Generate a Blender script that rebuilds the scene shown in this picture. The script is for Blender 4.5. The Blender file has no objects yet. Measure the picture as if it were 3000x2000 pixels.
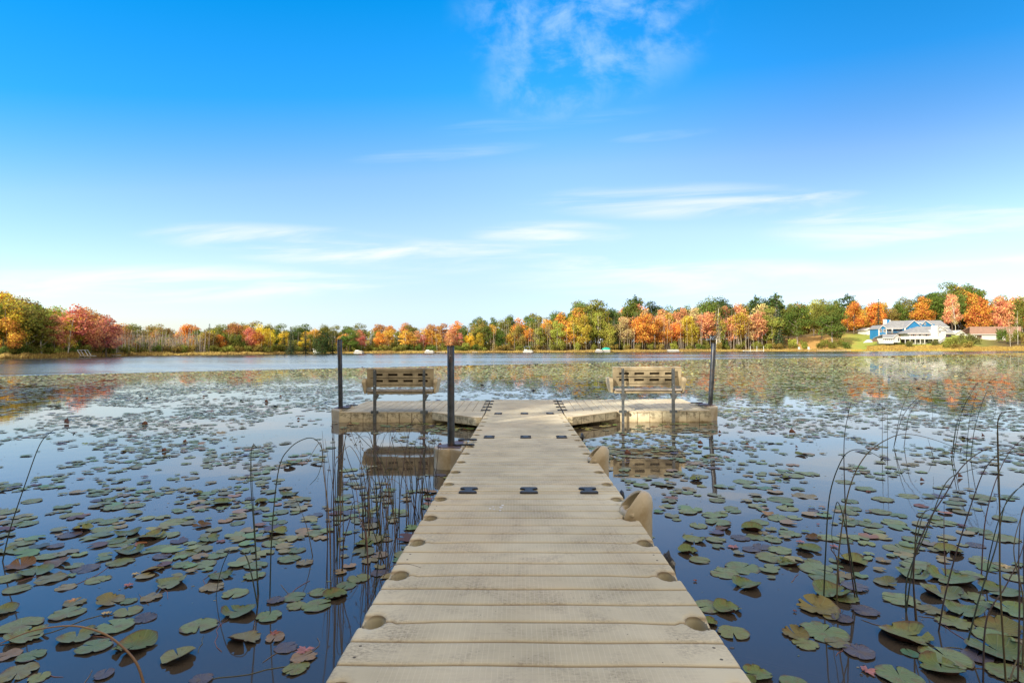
import bpy, bmesh, math, random
import numpy as np
from mathutils import Vector, Matrix, noise, Quaternion
R = random.Random(7)
sc = bpy.context.scene
col = sc.collection
PI = math.pi
# ------------------------------------------------------------------ camera
F, HC = 1660.0, 1.45
cam_d = bpy.data.cameras.new('camera'); cam = bpy.data.objects.new('camera', cam_d); col.objects.link(cam)
cam_d.sensor_width = 36; cam_d.lens = F / 3000 * 36; cam_d.clip_start = .05; cam_d.clip_end = 12000
CR = Matrix.Rotation(PI / 2 + math.atan(22 / F), 3, 'X') @ Matrix.Rotation(-.0030, 3, 'Z')
cam.matrix_world = Matrix.Translation((0, 0, HC)) @ CR.to_4x4()
sc.camera = cam
def ray(px, py): return CR @ Vector(((px - 1500) / F, -(py - 1000) / F, -1))
def at(px, py, Y):
    d = ray(px, py); return Vector((0, 0, HC)) + d * (Y / d.y)
def gnd(px, py, z=0.0):
    d = ray(px, py); return Vector((0, 0, HC)) + d * ((z - HC) / d.z)
# ------------------------------------------------------------------ sun, sky, exposure
SUN_EL = math.radians(27); SUN_H = Vector((-.70, -.714, 0)).normalized()
sunv = Vector((SUN_H.x * math.cos(SUN_EL), SUN_H.y * math.cos(SUN_EL), math.sin(SUN_EL)))
sl = bpy.data.lights.new('sun', 'SUN'); sl.energy = 4.1; sl.angle = math.radians(.5); sl.color = (1, .90, .74)
so = bpy.data.objects.new('sun', sl); col.objects.link(so)
so.rotation_euler = (-sunv).to_track_quat('-Z', 'Y').to_euler(); so.location = (-20, -20, 40)
sc.view_settings.view_transform = 'Standard'; sc.view_settings.look = 'None'
sc.view_settings.gamma = 1; sc.view_settings.exposure = 0.85
sc.cycles.max_bounces = 6; sc.cycles.sample_clamp_indirect = 4

class N:
    """small node helper"""
    def __init__(s, tree): s.t = tree; tree.nodes.clear()
    def n(s, typ, **kw):
        nd = s.t.nodes.new(typ)
        for k, v in kw.items():
            if k.startswith('i_'):
                key = k[2:]; key = int(key) if key.isdigit() else key.replace('_', ' ')
                s.set(nd.inputs[key], v)
            else: setattr(nd, k, v)
        return nd
    def set(s, inp, v):
        if isinstance(v, bpy.types.NodeSocket): s.t.links.new(v, inp)
        elif isinstance(v, bpy.types.Node): s.t.links.new(v.outputs[0], inp)
        else: inp.default_value = v
    def m(s, op, a, b=0.0, c=0.0, clamp=False):
        nd = s.t.nodes.new('ShaderNodeMath'); nd.operation = op; nd.use_clamp = clamp
        s.set(nd.inputs[0], a); s.set(nd.inputs[1], b); s.set(nd.inputs[2], c); return nd.outputs[0]
    def ss(s, x, lo, hi):
        nd = s.t.nodes.new('ShaderNodeMapRange'); nd.interpolation_type = 'SMOOTHSTEP'
        s.set(nd.inputs[0], x); nd.inputs[1].default_value = lo; nd.inputs[2].default_value = hi; return nd.outputs[0]
    def mix(s, f, a, b, bt='MIX'):
        nd = s.t.nodes.new('ShaderNodeMix'); nd.data_type = 'RGBA'; nd.blend_type = bt
        s.set(nd.inputs[0], f)
        for i, v in ((6, a), (7, b)):
            if isinstance(v, tuple): v = (v + (1,))[:4]
            s.set(nd.inputs[i], v)
        return nd.outputs[2]
    def noise(s, vec, scale, detail=4, rough=.55, dist=0):
        nd = s.n('ShaderNodeTexNoise'); s.set(nd.inputs['Vector'], vec)
        nd.inputs['Scale'].default_value = scale; nd.inputs['Detail'].default_value = detail
        nd.inputs['Roughness'].default_value = rough; nd.inputs['Distortion'].default_value = dist
        return nd.outputs['Fac']
    def sep(s, v):
        nd = s.n('ShaderNodeSeparateXYZ'); s.set(nd.inputs[0], v); return nd.outputs
    def comb(s, x, y, z):
        nd = s.n('ShaderNodeCombineXYZ'); s.set(nd.inputs[0], x); s.set(nd.inputs[1], y); s.set(nd.inputs[2], z); return nd.outputs[0]
    def ramp(s, f, stops, interp='LINEAR'):
        nd = s.n('ShaderNodeValToRGB'); nd.color_ramp.interpolation = interp; s.set(nd.inputs[0], f)
        e = nd.color_ramp.elements
        while len(e) < len(stops): e.new(.5)
        for k, (p, c) in enumerate(stops): e[k].position = p; e[k].color = (tuple(c) + (1,))[:4]
        return nd.outputs[0]

w = bpy.data.worlds.new('World'); sc.world = w; w.use_nodes = True
n = N(w.node_tree)
sky = n.n('ShaderNodeTexSky', sky_type='NISHITA', sun_disc=False, sun_elevation=SUN_EL,
          sun_rotation=math.atan2(sunv.x, sunv.y), air_density=1.0, dust_density=.6, ozone_density=2.0)
dv = n.n('ShaderNodeTexCoord').outputs['Generated']
x, y, z = n.sep(dv)
# the sky's own grade by elevation (deep azure overhead, milky at the horizon)
SKYTINT = [(0, (0.66, 0.78, 1.26)), (0.043, (0.575, 0.625, 0.87)), (0.103, (0.69, 0.67, 0.74)), (0.19, (0.86, 0.84, 0.83)), (0.3, (0.72, 0.90, 1.08)), (0.42, (0.13, 0.87, 1.35)), (0.53, (0.02, .86, 1.34)), (.62, (0.0, .56, 1.25))]
el = n.m('ADD', n.m('ABSOLUTE', z), n.m('ADD', n.m('MULTIPLY', x, -.05), n.m('MULTIPLY', n.m('MULTIPLY', x, x), .15)))
tint = n.ramp(n.m('MAXIMUM', el, 0.0), [(p, tuple(v / 2 for v in c)) for p, c in SKYTINT])
skyc = n.mix(1.0, sky, tint, 'MULTIPLY')
gain = n.n('ShaderNodeVectorMath', operation='SCALE'); n.set(gain.inputs[0], skyc); n.set(gain.inputs['Scale'], n.m('ADD', n.m('SUBTRACT', 2.0, n.m('MULTIPLY', n.m('MULTIPLY', n.ss(x, .0, .6), n.ss(z, .05, .35)), .75)), n.m('MULTIPLY', n.m('MULTIPLY', n.ss(n.m('MULTIPLY', x, -1.0), .0, .62), n.m('SUBTRACT', 1.0, n.ss(z, .0, .36))), .55)))
# cirrus
ya = n.m('MAXIMUM', n.m('ABSOLUTE', y), .15)
u, v = n.m('DIVIDE', x, ya), n.m('DIVIDE', n.m('ABSOLUTE', z), ya)
def blob(u0, v0, ru, rv, skew=0.0):
    du = n.m('DIVIDE', n.m('SUBTRACT', u, u0), ru)
    dvv = n.m('DIVIDE', n.m('SUBTRACT', n.m('SUBTRACT', v, v0), n.m('MULTIPLY', n.m('SUBTRACT', u, u0), skew)), rv)
    d2 = n.m('ADD', n.m('MULTIPLY', du, du), n.m('MULTIPLY', dvv, dvv))
    return n.m('SUBTRACT', 1.0, n.ss(d2, .05, 1.9))
def px2(a, b): return (a - 1526) / F, (1022 - b) / F
puffs = blob(*px2(1745, 40), .19, .13)
puffs = n.m('MAXIMUM', puffs, n.m('MULTIPLY', blob(*px2(1640, 240), .11, .06), .7))
pn = n.ss(n.noise(n.comb(u, n.m('MULTIPLY', v, 1.2), 5.3), 11.0, 9, .62, .25), .38, .72)
puff = n.m('MULTIPLY', n.m('MULTIPLY', puffs, pn), .72)
wm = blob(*px2(2060, 590), .24, .028)
for b in ((*px2(1000, 725), .28, .030, -.09), (*px2(1400, 738), .20, .018, 0), (*px2(1330, 445), .14, .012, .08), (*px2(1630, 350), .17, .014, .1),
          (*px2(2800, 665), .26, .035, .05), (*px2(2820, 770), .24, .022, .08), (*px2(1740, 770), .10, .014, 0), (*px2(1640, 685), .12, .02, 0),
          (*px2(1980, 395), .08, .008, .1), (*px2(2330, 580), .12, .012, .05), (*px2(2600, 630), .16, .014, .05), (*px2(500, 830), .4, .03, 0), (*px2(2250, 820), .4, .03, 0)):
    wm = n.m('MAXIMUM', wm, blob(*b))
wn = n.ss(n.noise(n.comb(n.m('MULTIPLY', u, 1.0), n.m('SUBTRACT', n.m('MULTIPLY', v, 9.0), n.m('MULTIPLY', u, .5)), 3.3), 3.0, 8, .58, .6), .36, .70)
wisp = n.m('MULTIPLY', n.m('MULTIPLY', wm, wn), n.m('SUBTRACT', 1.0, n.m('ADD', .12, n.m('MULTIPLY', n.ss(v, .24, .36), .55))), clamp=True)
cl = n.m('MAXIMUM', puff, wisp, clamp=True)
dark = n.m('MULTIPLY', n.m('MULTIPLY', blob(*px2(2830, 735), .22, .02, .07), wn), .5)
c1 = n.mix(cl, gain.outputs[0], n.mix(n.ss(v, .15, .5), (4.35, 4.5, 4.6), (1.9, 3.0, 4.7)))
c2 = n.mix(dark, c1, (2.4, 3.3, 4.4))
# bright cloud layer added to the unseen sky overhead and behind, as soft fill
fill_veil = n.m('MAXIMUM', n.ss(z, .60, .86), n.ss(n.m('MULTIPLY', y, -1.0), -.12, .45))
fill_veil = n.m('MULTIPLY', fill_veil, n.m('ADD', .72, n.m('MULTIPLY', n.noise(dv, 2.2, 5), .45)), clamp=True)
c3 = n.mix(fill_veil, c2, (5.6, 4.9, 4.0))
bg = n.n('ShaderNodeBackground'); n.set(bg.inputs[0], c3); bg.inputs[1].default_value = .135
n.set(n.n('ShaderNodeOutputWorld').inputs[0], bg)

# ------------------------------------------------------------------ object helpers
def tag(o, label=None, cat=None, group=None, kind=None):
    if label: o['label'] = label
    if cat: o['category'] = cat
    if group: o['group'] = group
    if kind: o['kind'] = kind
    return o
def link(o, parent=None):
    col.objects.link(o)
    if parent: o.parent = parent
    return o
def empty(name, loc=(0, 0, 0), rz=0, **k):
    o = bpy.data.objects.new(name, None); o.empty_display_size = .2; o.location = loc; o.rotation_euler = (0, 0, rz)
    link(o); return tag(o, **k)
def obj(name, me, mat=None, parent=None, loc=None, smooth=False, **k):
    if isinstance(me, MB): me = me.mesh(name)
    if mat is not None and not me.materials: me.materials.append(mat)
    if smooth: me.shade_smooth()
    o = bpy.data.objects.new(name, me)
    if loc is not None: o.location = loc
    link(o, parent); return tag(o, **k)
class MB:
    """collects verts and faces, becomes one mesh"""
    def __init__(s): s.v = []; s.f = []
    def add(s, vs, fs):
        b = len(s.v); s.v += [tuple(p) for p in vs]; s.f += [tuple(i + b for i in f) for f in fs]; return s
    def box(s, x0, x1, y0, y1, z0, z1, M=None, bev=0):
        vs = [Vector((x, y, z)) for z in (z0, z1) for x, y in ((x0, y0), (x1, y0), (x1, y1), (x0, y1))]
        if M: vs = [M @ p for p in vs]
        return s.add(vs, [(3, 2, 1, 0), (4, 5, 6, 7), (0, 1, 5, 4), (1, 2, 6, 5), (2, 3, 7, 6), (3, 0, 4, 7)])
    def prism(s, pts, ext, cap=True):
        """pts: polygon of Vectors, ext: Vector extrusion"""
        k = len(pts); ext = Vector(ext); a = [Vector(p) for p in pts]; b = [p + ext for p in a]
        fs = [(i, (i + 1) % k, k + (i + 1) % k, k + i) for i in range(k)]
        if cap: fs += [tuple(range(k))[::-1], tuple(range(k, 2 * k))]
        return s.add(a + b, fs)
    def tube(s, pts, rad, seg=8, caps=True):
        pts = [Vector(p) for p in pts]; m = len(pts)
        rad = rad if isinstance(rad, (list, tuple)) else [rad] * m
        up = Vector((0, 0, 1)); rings = []; ref = None
        for i, p in enumerate(pts):
            d = (pts[min(i + 1, m - 1)] - pts[max(i - 1, 0)]).normalized()
            if ref is None: ref = d.orthogonal().normalized()
            ref = (ref - d * ref.dot(d))
            ref = ref.normalized() if ref.length > 1e-5 else d.orthogonal().normalized()
            b = d.cross(ref)
            rings += [p + (ref * math.cos(2 * PI * k / seg) + b * math.sin(2 * PI * k / seg)) * rad[i] for k in range(seg)]
        fs = [(i * seg + k, i * seg + (k + 1) % seg, (i + 1) * seg + (k + 1) % seg, (i + 1) * seg + k) for i in range(m - 1) for k in range(seg)]
        if caps: fs += [tuple(range(seg))[::-1], tuple(range((m - 1) * seg, m * seg))]
        return s.add(rings, fs)
    def mesh(s, name, smooth=False):
        me = bpy.data.meshes.new(name); me.from_pydata(s.v, [], s.f); me.update()
        if smooth: me.shade_smooth()
        return me
def np_mesh(name, verts, faces_flat, sizes):
    me = bpy.data.meshes.new(name); nv = len(verts)
    me.vertices.add(nv); me.vertices.foreach_set('co', np.asarray(verts, dtype=np.float32).ravel())
    sizes = np.asarray(sizes, dtype=np.int32); nl = int(sizes.sum())
    me.loops.add(nl); me.loops.foreach_set('vertex_index', np.asarray(faces_flat, dtype=np.int32))
    me.polygons.add(len(sizes)); st = np.zeros(len(sizes), dtype=np.int32); st[1:] = np.cumsum(sizes)[:-1]
    me.polygons.foreach_set('loop_start', st); me.update(calc_edges=True); return me
def bevel(o, wd, seg=2):
    m = o.modifiers.new('bevel', 'BEVEL'); m.width = wd; m.segments = seg; m.limit_method = 'ANGLE'; m.angle_limit = .6; return o

# ------------------------------------------------------------------ materials
MATS = {}
def material(name):
    m = bpy.data.materials.new(name); m.use_nodes = True; return m, N(m.node_tree)
def finish(n, bsdf): n.set(n.n('ShaderNodeOutputMaterial').inputs[0], bsdf)
def simple(name, c, rough=.6, metal=0, var=.25, scale=6, spec=.5, bump=0, c2=None):
    if name in MATS: return MATS[name]
    m, n = material(name); co = n.n('ShaderNodeTexCoord').outputs['Object']
    f = n.noise(co, scale, 5, .6)
    cc = n.mix(n.ss(f, .3, .72), tuple(v * (1 - var) for v in c), tuple(min(1, v * (1 + var * .6)) for v in c))
    if c2: cc = n.mix(n.ss(n.noise(co, scale * .37, 6, .65), .5, .66), cc, c2)
    p = n.n('ShaderNodeBsdfPrincipled', i_Base_Color=cc, i_Roughness=rough, i_Metallic=metal)
    p.inputs['Specular IOR Level'].default_value = spec
    if bump:
        b = n.n('ShaderNodeBump', i_Strength=bump, i_Height=n.noise(co, scale * 5, 5)); b.inputs['Distance'].default_value = .01
        n.set(p.inputs['Normal'], b)
    finish(n, p); MATS[name] = m; return m

def mat_deck(name, sides=False):
    m, n = material(name); tc = n.n('ShaderNodeTexCoord'); co = tc.outputs['Object']
    x, y, z = n.sep(co)
    rnd = n.n('ShaderNodeObjectInfo').outputs['Random']
    cs = n.n('ShaderNodeVectorMath', operation='ADD'); n.set(cs.inputs[0], co); n.set(cs.inputs[1], n.comb(n.m('MULTIPLY', rnd, 31), n.m('MULTIPLY', rnd, 17), 0.0))
    co2 = cs.outputs[0]
    base = n.mix(n.ss(n.noise(co2, 1.6, 4), .35, .7), (.53, .48, .335), (.69, .63, .455))
    base = n.mix(n.m('MULTIPLY', n.ss(n.noise(co2, .9, 3), .45, .7), .45), base, (.62, .50, .32))
    # walked-in grime held in the tooling
    g1 = n.noise(co2, 3.4, 7, .68, .4); g2 = n.noise(n.comb(n.m('MULTIPLY', x, 1.0), n.m('MULTIPLY', y, 1.8), z), 48, 5, .75)
    gr = n.m('MULTIPLY', n.ss(g1, .45, .68), n.ss(g2, .38, .66))
    base = n.mix(n.m('MULTIPLY', gr, .66), base, (.17, .135, .10))
    base = n.mix(n.m('MULTIPLY', n.ss(n.noise(co2, 1.1, 5, .6), .50, .72), .20), base, (.30, .26, .21))
    # streak along planks
    st = n.ss(n.noise(n.comb(n.m('MULTIPLY', x, 1.3), n.m('MULTIPLY', y, 16.0), 0.0), 3.0, 6, .7), .52, .8)
    base = n.mix(n.m('MULTIPLY', st, .30), base, (.26, .22, .18))
    # black specks
    vo = n.n('ShaderNodeTexVoronoi', i_Scale=34.0); n.set(vo.inputs['Vector'], co2)
    sp = n.m('MULTIPLY', n.m('LESS_THAN', vo.outputs['Distance'], .11), n.m('GREATER_THAN', n.noise(co2, 5.0, 2), .60))
    base = n.mix(n.m('MULTIPLY', sp, .7), base, (.08, .07, .06))
    # tooling lines: wide-spaced ribs across, close fine lines along
    def saw(c, per, wdt, jit):
        f = n.m('ABSOLUTE', n.m('SUBTRACT', n.m('FRACT', n.m('ADD', n.m('DIVIDE', c, per), jit)), .5))
        return n.m('LESS_THAN', f, wdt)
    jt = n.m('MULTIPLY', n.noise(co2, 2.0, 2), .6)
    la = saw(x, .0215, .06, jt); lb = saw(y, .0085, .11, 0.0)
    lm = n.ss(n.noise(co2, 4.2, 4), .30, .50)
    # no tooling in the smooth margin by the plank ends
    inner = n.m('SUBTRACT', 1.0, n.ss(n.m('ABSOLUTE', x), .56, .63)) if not sides else 1.0
    lines = n.m('MULTIPLY', n.m('MULTIPLY', n.m('MAXIMUM', la, n.m('MULTIPLY', lb, .35)), lm), inner)
    top = n.ss(n.sep(n.n('ShaderNodeNewGeometry').outputs['Normal'])[2], .75, .95)
    lines = n.m('MULTIPLY', lines, top)
    base = n.mix(n.m('MULTIPLY', n.m('MULTIPLY', lb, n.m('MULTIPLY', inner, top)), .24), base, (.30, .24, .17))
    base = n.mix(n.m('MULTIPLY', n.m('MULTIPLY', n.m('MULTIPLY', la, lm), n.m('MULTIPLY', inner, top)), .30), base, (.80, .73, .58))
    # screw holes near the plank ends
    fy = n.m('ABSOLUTE', n.m('SUBTRACT', n.m('MULTIPLY', n.m('FRACT', n.m('DIVIDE', n.m('SUBTRACT', y, .0), 1.016)), 1.016), .51))
    hx = n.m('SUBTRACT', n.m('ABSOLUTE', x), n.m('ADD', .70, 0.0)); hy = n.m('SUBTRACT', fy, .042)
    hd = n.m('SQRT', n.m('ADD', n.m('MULTIPLY', hx, hx), n.m('MULTIPLY', hy, hy)))
    if not sides: base = n.mix(n.m('MULTIPLY', n.m('LESS_THAN', hd, .0065), .9), base, (.05, .04, .03))
    # dirty grooves
    gro = n.m('SUBTRACT', 1.0, n.ss(z, -.009, -.0015))
    side = n.m('SUBTRACT', 1.0, top)
    base = n.mix(n.m('MULTIPLY', n.m('MULTIPLY', gro, .62), n.ss(z, -.024, -.010)), base, (.20, .125, .07))
    # side walls: black mould under the lip and running down, algae at the water line
    hz = n.m('DIVIDE', n.m('SUBTRACT', 0.0, z), .24)
    sn = n.noise(n.comb(n.m('MULTIPLY', x, 2.2), n.m('MULTIPLY', y, 2.2), n.m('MULTIPLY', z, 3.0)), 4.2, 7, .72)
    mo = n.m('MULTIPLY', n.ss(n.m('SUBTRACT', sn, n.m('MULTIPLY', hz, .13)), .41, .56), n.ss(hz, .06, .12))
    outm = 1.0 if sides else n.ss(n.m('ABSOLUTE', x), .748, .756)
    if not sides: mo = n.m('MULTIPLY', mo, n.ss(n.m('ABSOLUTE', x), .748, .756))
    base = n.mix(n.m('MULTIPLY', mo, .62), base, (.055, .045, .03))
    wl = n.ss(n.m('ADD', hz, n.m('MULTIPLY', sn, .35)), .98, 1.14)
    base = n.mix(n.m('MULTIPLY', wl, .85), base, (.10, .075, .02))
    base = n.mix(n.m('MULTIPLY', n.m('MULTIPLY', n.ss(hz, .2, .9), .4), outm), base, (.42, .30, .15))
    seam = n.m('LESS_THAN', n.m('ABSOLUTE', n.m('SUBTRACT', n.m('FRACT', n.m('ADD', n.m('DIVIDE', y, .2425 if sides else .254), .5)), .5)), .022)
    base = n.mix(n.m('MULTIPLY', n.m('MULTIPLY', seam, side), n.m('MULTIPLY', n.ss(hz, .05, .12), .8)), base, (.12, .075, .04))
    b1 = n.n('ShaderNodeBump', i_Strength=.55, i_Height=lines); b1.inputs['Distance'].default_value = .003
    b2 = n.n('ShaderNodeBump', i_Strength=.35, i_Height=n.noise(co2, 60, 4)); b2.inputs['Distance'].default_value = .003
    n.set(b2.inputs['Normal'], b1)
    p = n.n('ShaderNodeBsdfPrincipled', i_Base_Color=base, i_Roughness=.62); n.set(p.inputs['Normal'], b2)
    p.inputs['Specular IOR Level'].default_value = .25
    finish(n, p); return m
M_DECK = mat_deck('weathered_beige_plastic'); M_WING = mat_deck('weathered_beige_plastic_wing', True)
M_MOLD = simple('moulded_beige_plastic', (.56, .47, .32), .42, var=.16, scale=5, bump=.15, c2=(.40, .30, .17))
M_BENCH = simple('bench_plastic', (.54, .45, .29), .5, var=.28, scale=4, bump=.2, c2=(.24, .19, .12))
M_SLAT = simple('grey_seat_plank', (.36, .33, .30), .7, var=.3, scale=9)
M_BLACK = simple('black_rubber', (.022, .022, .026), .48, var=.3, scale=30, bump=.3)
M_PIPE = simple('galvanized_dark_pipe', (.060, .068, .080), .42, .55, var=.45, scale=9, c2=(.085, .05, .038))
M_LEG = simple('galvanized_leg', (.15, .17, .185), .45, .6, var=.3, scale=14)
M_BOLT = simple('steel_bolt', (.55, .56, .58), .3, .9)
M_PLATE = simple('weathered_bracket_plate', (.16, .11, .12), .5, .3, var=.3, scale=14)
M_SPLAT = simple('white_droppings', (.75, .76, .78), .7)
M_MUD = simple('muddy_black_rubber', (.05, .047, .045), .7, var=.5, scale=40, bump=.8, c2=(.34, .32, .26))

def mat_obcolor(name, rough=.6, trans=0.0, island=.35, nscale=.6, hue=.03, spec=.3, bump=0):
    m, n = material(name); oi = n.n('ShaderNodeObjectInfo'); co = n.n('ShaderNodeTexCoord').outputs['Object']
    ri = n.n('ShaderNodeNewGeometry').outputs['Random Per Island']
    ns = n.noise(co, nscale, 3)
    hs = n.n('ShaderNodeHueSaturation', i_Color=oi.outputs['Color'])
    n.set(hs.inputs['Hue'], n.m('ADD', .5, n.m('MULTIPLY', n.m('SUBTRACT', n.m('ADD', ri, ns), 1.0), hue)))
    vv = n.m('ADD', n.m('ADD', 1.0 - island, n.m('MULTIPLY', ri, island * 1.6)), n.m('MULTIPLY', n.m('SUBTRACT', ns, .45), .6))
    n.set(hs.inputs['Value'], vv); hs.inputs['Saturation'].default_value = 1.0
    p = n.n('ShaderNodeBsdfPrincipled', i_Base_Color=hs.outputs[0], i_Roughness=rough); p.inputs['Specular IOR Level'].default_value = spec
    out = p
    if trans:
        t = n.n('ShaderNodeBsdfTranslucent', i_Color=hs.outputs[0])
        mx = n.n('ShaderNodeMixShader'); mx.inputs[0].default_value = trans
        n.set(mx.inputs[1], p); n.set(mx.inputs[2], t); out = mx
    finish(n, out); return m
M_LEAF = mat_obcolor('autumn_leaves', .65, .32, .42, 3.2, .085, .2)
M_BARK = mat_obcolor('bark', .85, 0, .1, 2.5, .01, .1)

def mat_pad(name, attr=False):
    m, n = material(name); geo = n.n('ShaderNodeNewGeometry'); co = n.n('ShaderNodeTexCoord').outputs['Object']
    c = n.n('ShaderNodeAttribute', attribute_name='padcol').outputs['Color'] if attr else n.n('ShaderNodeObjectInfo').outputs['Color']
    rnd = n.n('ShaderNodeObjectInfo').outputs['Random']
    base = c
    h = None
    if not attr:
        x, y, z = n.sep(co)
        r = n.m('SQRT', n.m('ADD', n.m('MULTIPLY', x, x), n.m('MULTIPLY', y, y)))
        ang = n.m('ARCTAN2', y, x)
        vein = n.m('POWER', n.m('ABSOLUTE', n.m('COSINE', n.m('MULTIPLY', ang, 8.0))), 40)
        cof = n.n('ShaderNodeVectorMath', operation='ADD'); n.set(cof.inputs[0], co); n.set(cof.inputs[1], n.comb(n.m('MULTIPLY', rnd, 50), rnd, 0.0))
        nz = n.noise(cof.outputs[0], 14, 6, .65); n2 = n.noise(cof.outputs[0], 40, 5, .7)
        base = n.mix(n.m('MULTIPLY', vein, .34), base, (.30, .34, .20))
        base = n.mix(n.m('MULTIPLY', n.ss(nz, .49, .66), .68), base, (.20, .13, .05))
        base = n.mix(n.m('MULTIPLY', n.ss(n2, .57, .66), .6), base, (.05, .05, .025))
        base = n.mix(n.m('MULTIPLY', n.ss(n.m('ADD', n.m('DIVIDE', r, .1), n.m('MULTIPLY', nz, .5)), 1.14, 1.28), .75), base, (.10, .045, .03))
        h = n.m('ADD', n.m('MULTIPLY', vein, .5), nz)
    else:
        base = n.mix(n.m('MULTIPLY', n.ss(n.noise(co, 9.0, 5, .7), .5, .7), .45), base, (.10, .08, .035))
    base = n.mix(geo.outputs['Backfacing'], base, (.075, .030, .025))
    p = n.n('ShaderNodeBsdfPrincipled', i_Base_Color=base, i_Roughness=.40); p.inputs['Specular IOR Level'].default_value = .32
    if h is not None:
        b = n.n('ShaderNodeBump', i_Strength=.6, i_Height=h); b.inputs['Distance'].default_value = .006; n.set(p.inputs['Normal'], b)
    finish(n, p); return m
M_PAD = mat_pad('lily_pad'); M_PADS = mat_pad('lily_pads_far', True)
M_REED = mat_obcolor('reed_stem', .5, 0, .0, 3.0, .03, .4)

def mat_water():
    m, n = material('lake_water'); co = n.n('ShaderNodeTexCoord').outputs['Object']; x, y, z = n.sep(co)
    e = n.m('SUBTRACT', n.m('SUBTRACT', y, n.m('MULTIPLY', x, .72)), 55.0)
    nb = n.noise(n.comb(n.m('MULTIPLY', x, .012), n.m('MULTIPLY', y, .07), 0.0), 1.0, 3)
    far = n.ss(n.m('ADD', e, n.m('MULTIPLY', n.m('SUBTRACT', nb, .5), 10)), -3.0, 6.0)
    patch = n.m('MULTIPLY', far, n.ss(nb, .30, .50))
    ws = n.noise(n.comb(n.m('MULTIPLY', x, .8), n.m('MULTIPLY', y, 1.6), 0.0), 1.6, 5, .6)
    calm = n.noise(co, 2.2, 3, .5)
    hgt = n.m('ADD', n.m('MULTIPLY', n.m('MULTIPLY', ws, far), .02), n.m('MULTIPLY', calm, .012))
    b = n.n('ShaderNodeBump', i_Strength=1.0, i_Height=hgt); b.inputs['Distance'].default_value = .10
    base = n.mix(n.noise(co, .5, 3), (.060, .048, .034), (.076, .060, .044))
    p = n.n('ShaderNodeBsdfPrincipled', i_Base_Color=base)
    n.set(p.inputs['Roughness'], n.m('ADD', .035, n.m('ADD', n.m('MULTIPLY', far, .17), n.m('MULTIPLY', patch, .06))))
    n.set(p.inputs['IOR'], n.m('ADD', 1.70, n.m('MULTIPLY', far, .45))); n.set(p.inputs['Normal'], b)
    finish(n, p); return m
M_WATER = mat_water()
def mat_ground():
    m, n = material('bank_grass_and_leaf_litter'); co = n.n('ShaderNodeTexCoord').outputs['Object']; x, y, z = n.sep(co)
    f = n.noise(co, .12, 6, .65); f2 = n.noise(co, .9, 5, .7)
    lawn = n.mix(f2, (.21, .28, .055), (.36, .37, .08))
    lit = n.mix(f2, (.42, .24, .08), (.58, .36, .12))
    c = n.mix(n.ss(f, .42, .56), lawn, lit)
    wood = n.mix(f2, (.09, .075, .03), (.19, .13, .06))
    # lawn only round the houses
    k = n.m('MULTIPLY', n.ss(n.m('DIVIDE', x, n.m('MAXIMUM', y, 1.0)), .42, .52), n.m('SUBTRACT', 1.0, n.ss(n.m('DIVIDE', x, n.m('MAXIMUM', y, 1.0)), .78, .88)))
    k = n.m('MULTIPLY', k, n.m('SUBTRACT', 1.0, n.ss(y, 290, 320)))
    lawn2 = n.mix(n.ss(n.m('ADD', n.m('DIVIDE', x, n.m('MAXIMUM', y, 1.0)), n.m('MULTIPLY', f, .12)), .60, .68), lit, lawn)
    c = n.mix(k, wood, lawn2)
    p = n.n('ShaderNodeBsdfPrincipled', i_Base_Color=c, i_Roughness=.9); p.inputs['Specular IOR Level'].default_value = .1
    finish(n, p); return m
M_GROUND = mat_ground()
M_SEDGE = mat_obcolor('sedge', .8, .3, .5, .08, .04, .1)

# ------------------------------------------------------------------ setting
def interp(tab, x):
    if x <= tab[0][0]: return tab[0][1]
    for (a, b), (c, d) in zip(tab, tab[1:]):
        if x <= c: return b + (d - b) * (x - a) / (c - a)
    return tab[-1][1]
SHORE = [(-9000, 4), (-4500, 25), (-2000, 60), (-600, 84), (0, 94), (250, 112), (400, 138), (750, 163), (1005, 195), (1500, 225), (2000, 246), (2250, 256), (2700, 250), (3000, 232), (3600, 205), (5000, 130), (8000, 40), (12000, 4)]
def shore(px): return interp(SHORE, px)
HILL = [(-2000, 1.2), (0, 1.5), (400, .8), (1000, 1.0), (1400, 3.0), (1800, 5), (2250, 8), (2450, 12), (2800, 12.5), (2880, 7.5), (3000, 7), (4000, 6), (8000, 3)]
PROF = [(0, 0), (2, .03), (12, .22), (25, .46), (50, .72), (90, .92), (160, 1), (400, 1.0)]
def gz(px, Y):
    off = Y - shore(px)
    if off < 0: return max(-2.0, off * .25)
    return .12 + .25 * min(1, off / 2) + interp(PROF, off) * interp(HILL, px) + .25 * noise.noise(Vector((px * .01, Y * .05, 0))) * min(1, off / 8)
def ux(px): return (px - 1500) / F
cols = [-12000, -9000, -6500, -4500, -3200, -2400, -1800, -1200, -800] + list(range(-500, 3600, 40)) + [3700, 4000, 4600, 5500, 7000, 9000, 12500]
offs = [-10, -3, -.8, 0, .8, 2, 4, 7, 12, 18, 25, 37, 50, 70, 90, 120, 160, 260, 500, 1500, 5000]
vs = []; fs = []
for i, px in enumerate(cols):
    for o in offs:
        Y = shore(px) + o; vs.append((ux(px) * Y, Y, gz(px, Y) if o < 1000 else gz(px, Y)))
k = len(offs)
for i in range(len(cols) - 1):
    for j in range(k - 1): fs.append((i * k + j, (i + 1) * k + j, (i + 1) * k + j + 1, i * k + j + 1))
mb = MB(); mb.add(vs, fs)
obj('ground', mb, M_GROUND, smooth=True, kind='structure')
mb = MB(); mb.box(-2500, 2500, -300, 2500, -2.5, 0)
obj('water', mb, M_WATER, kind='structure')
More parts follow.
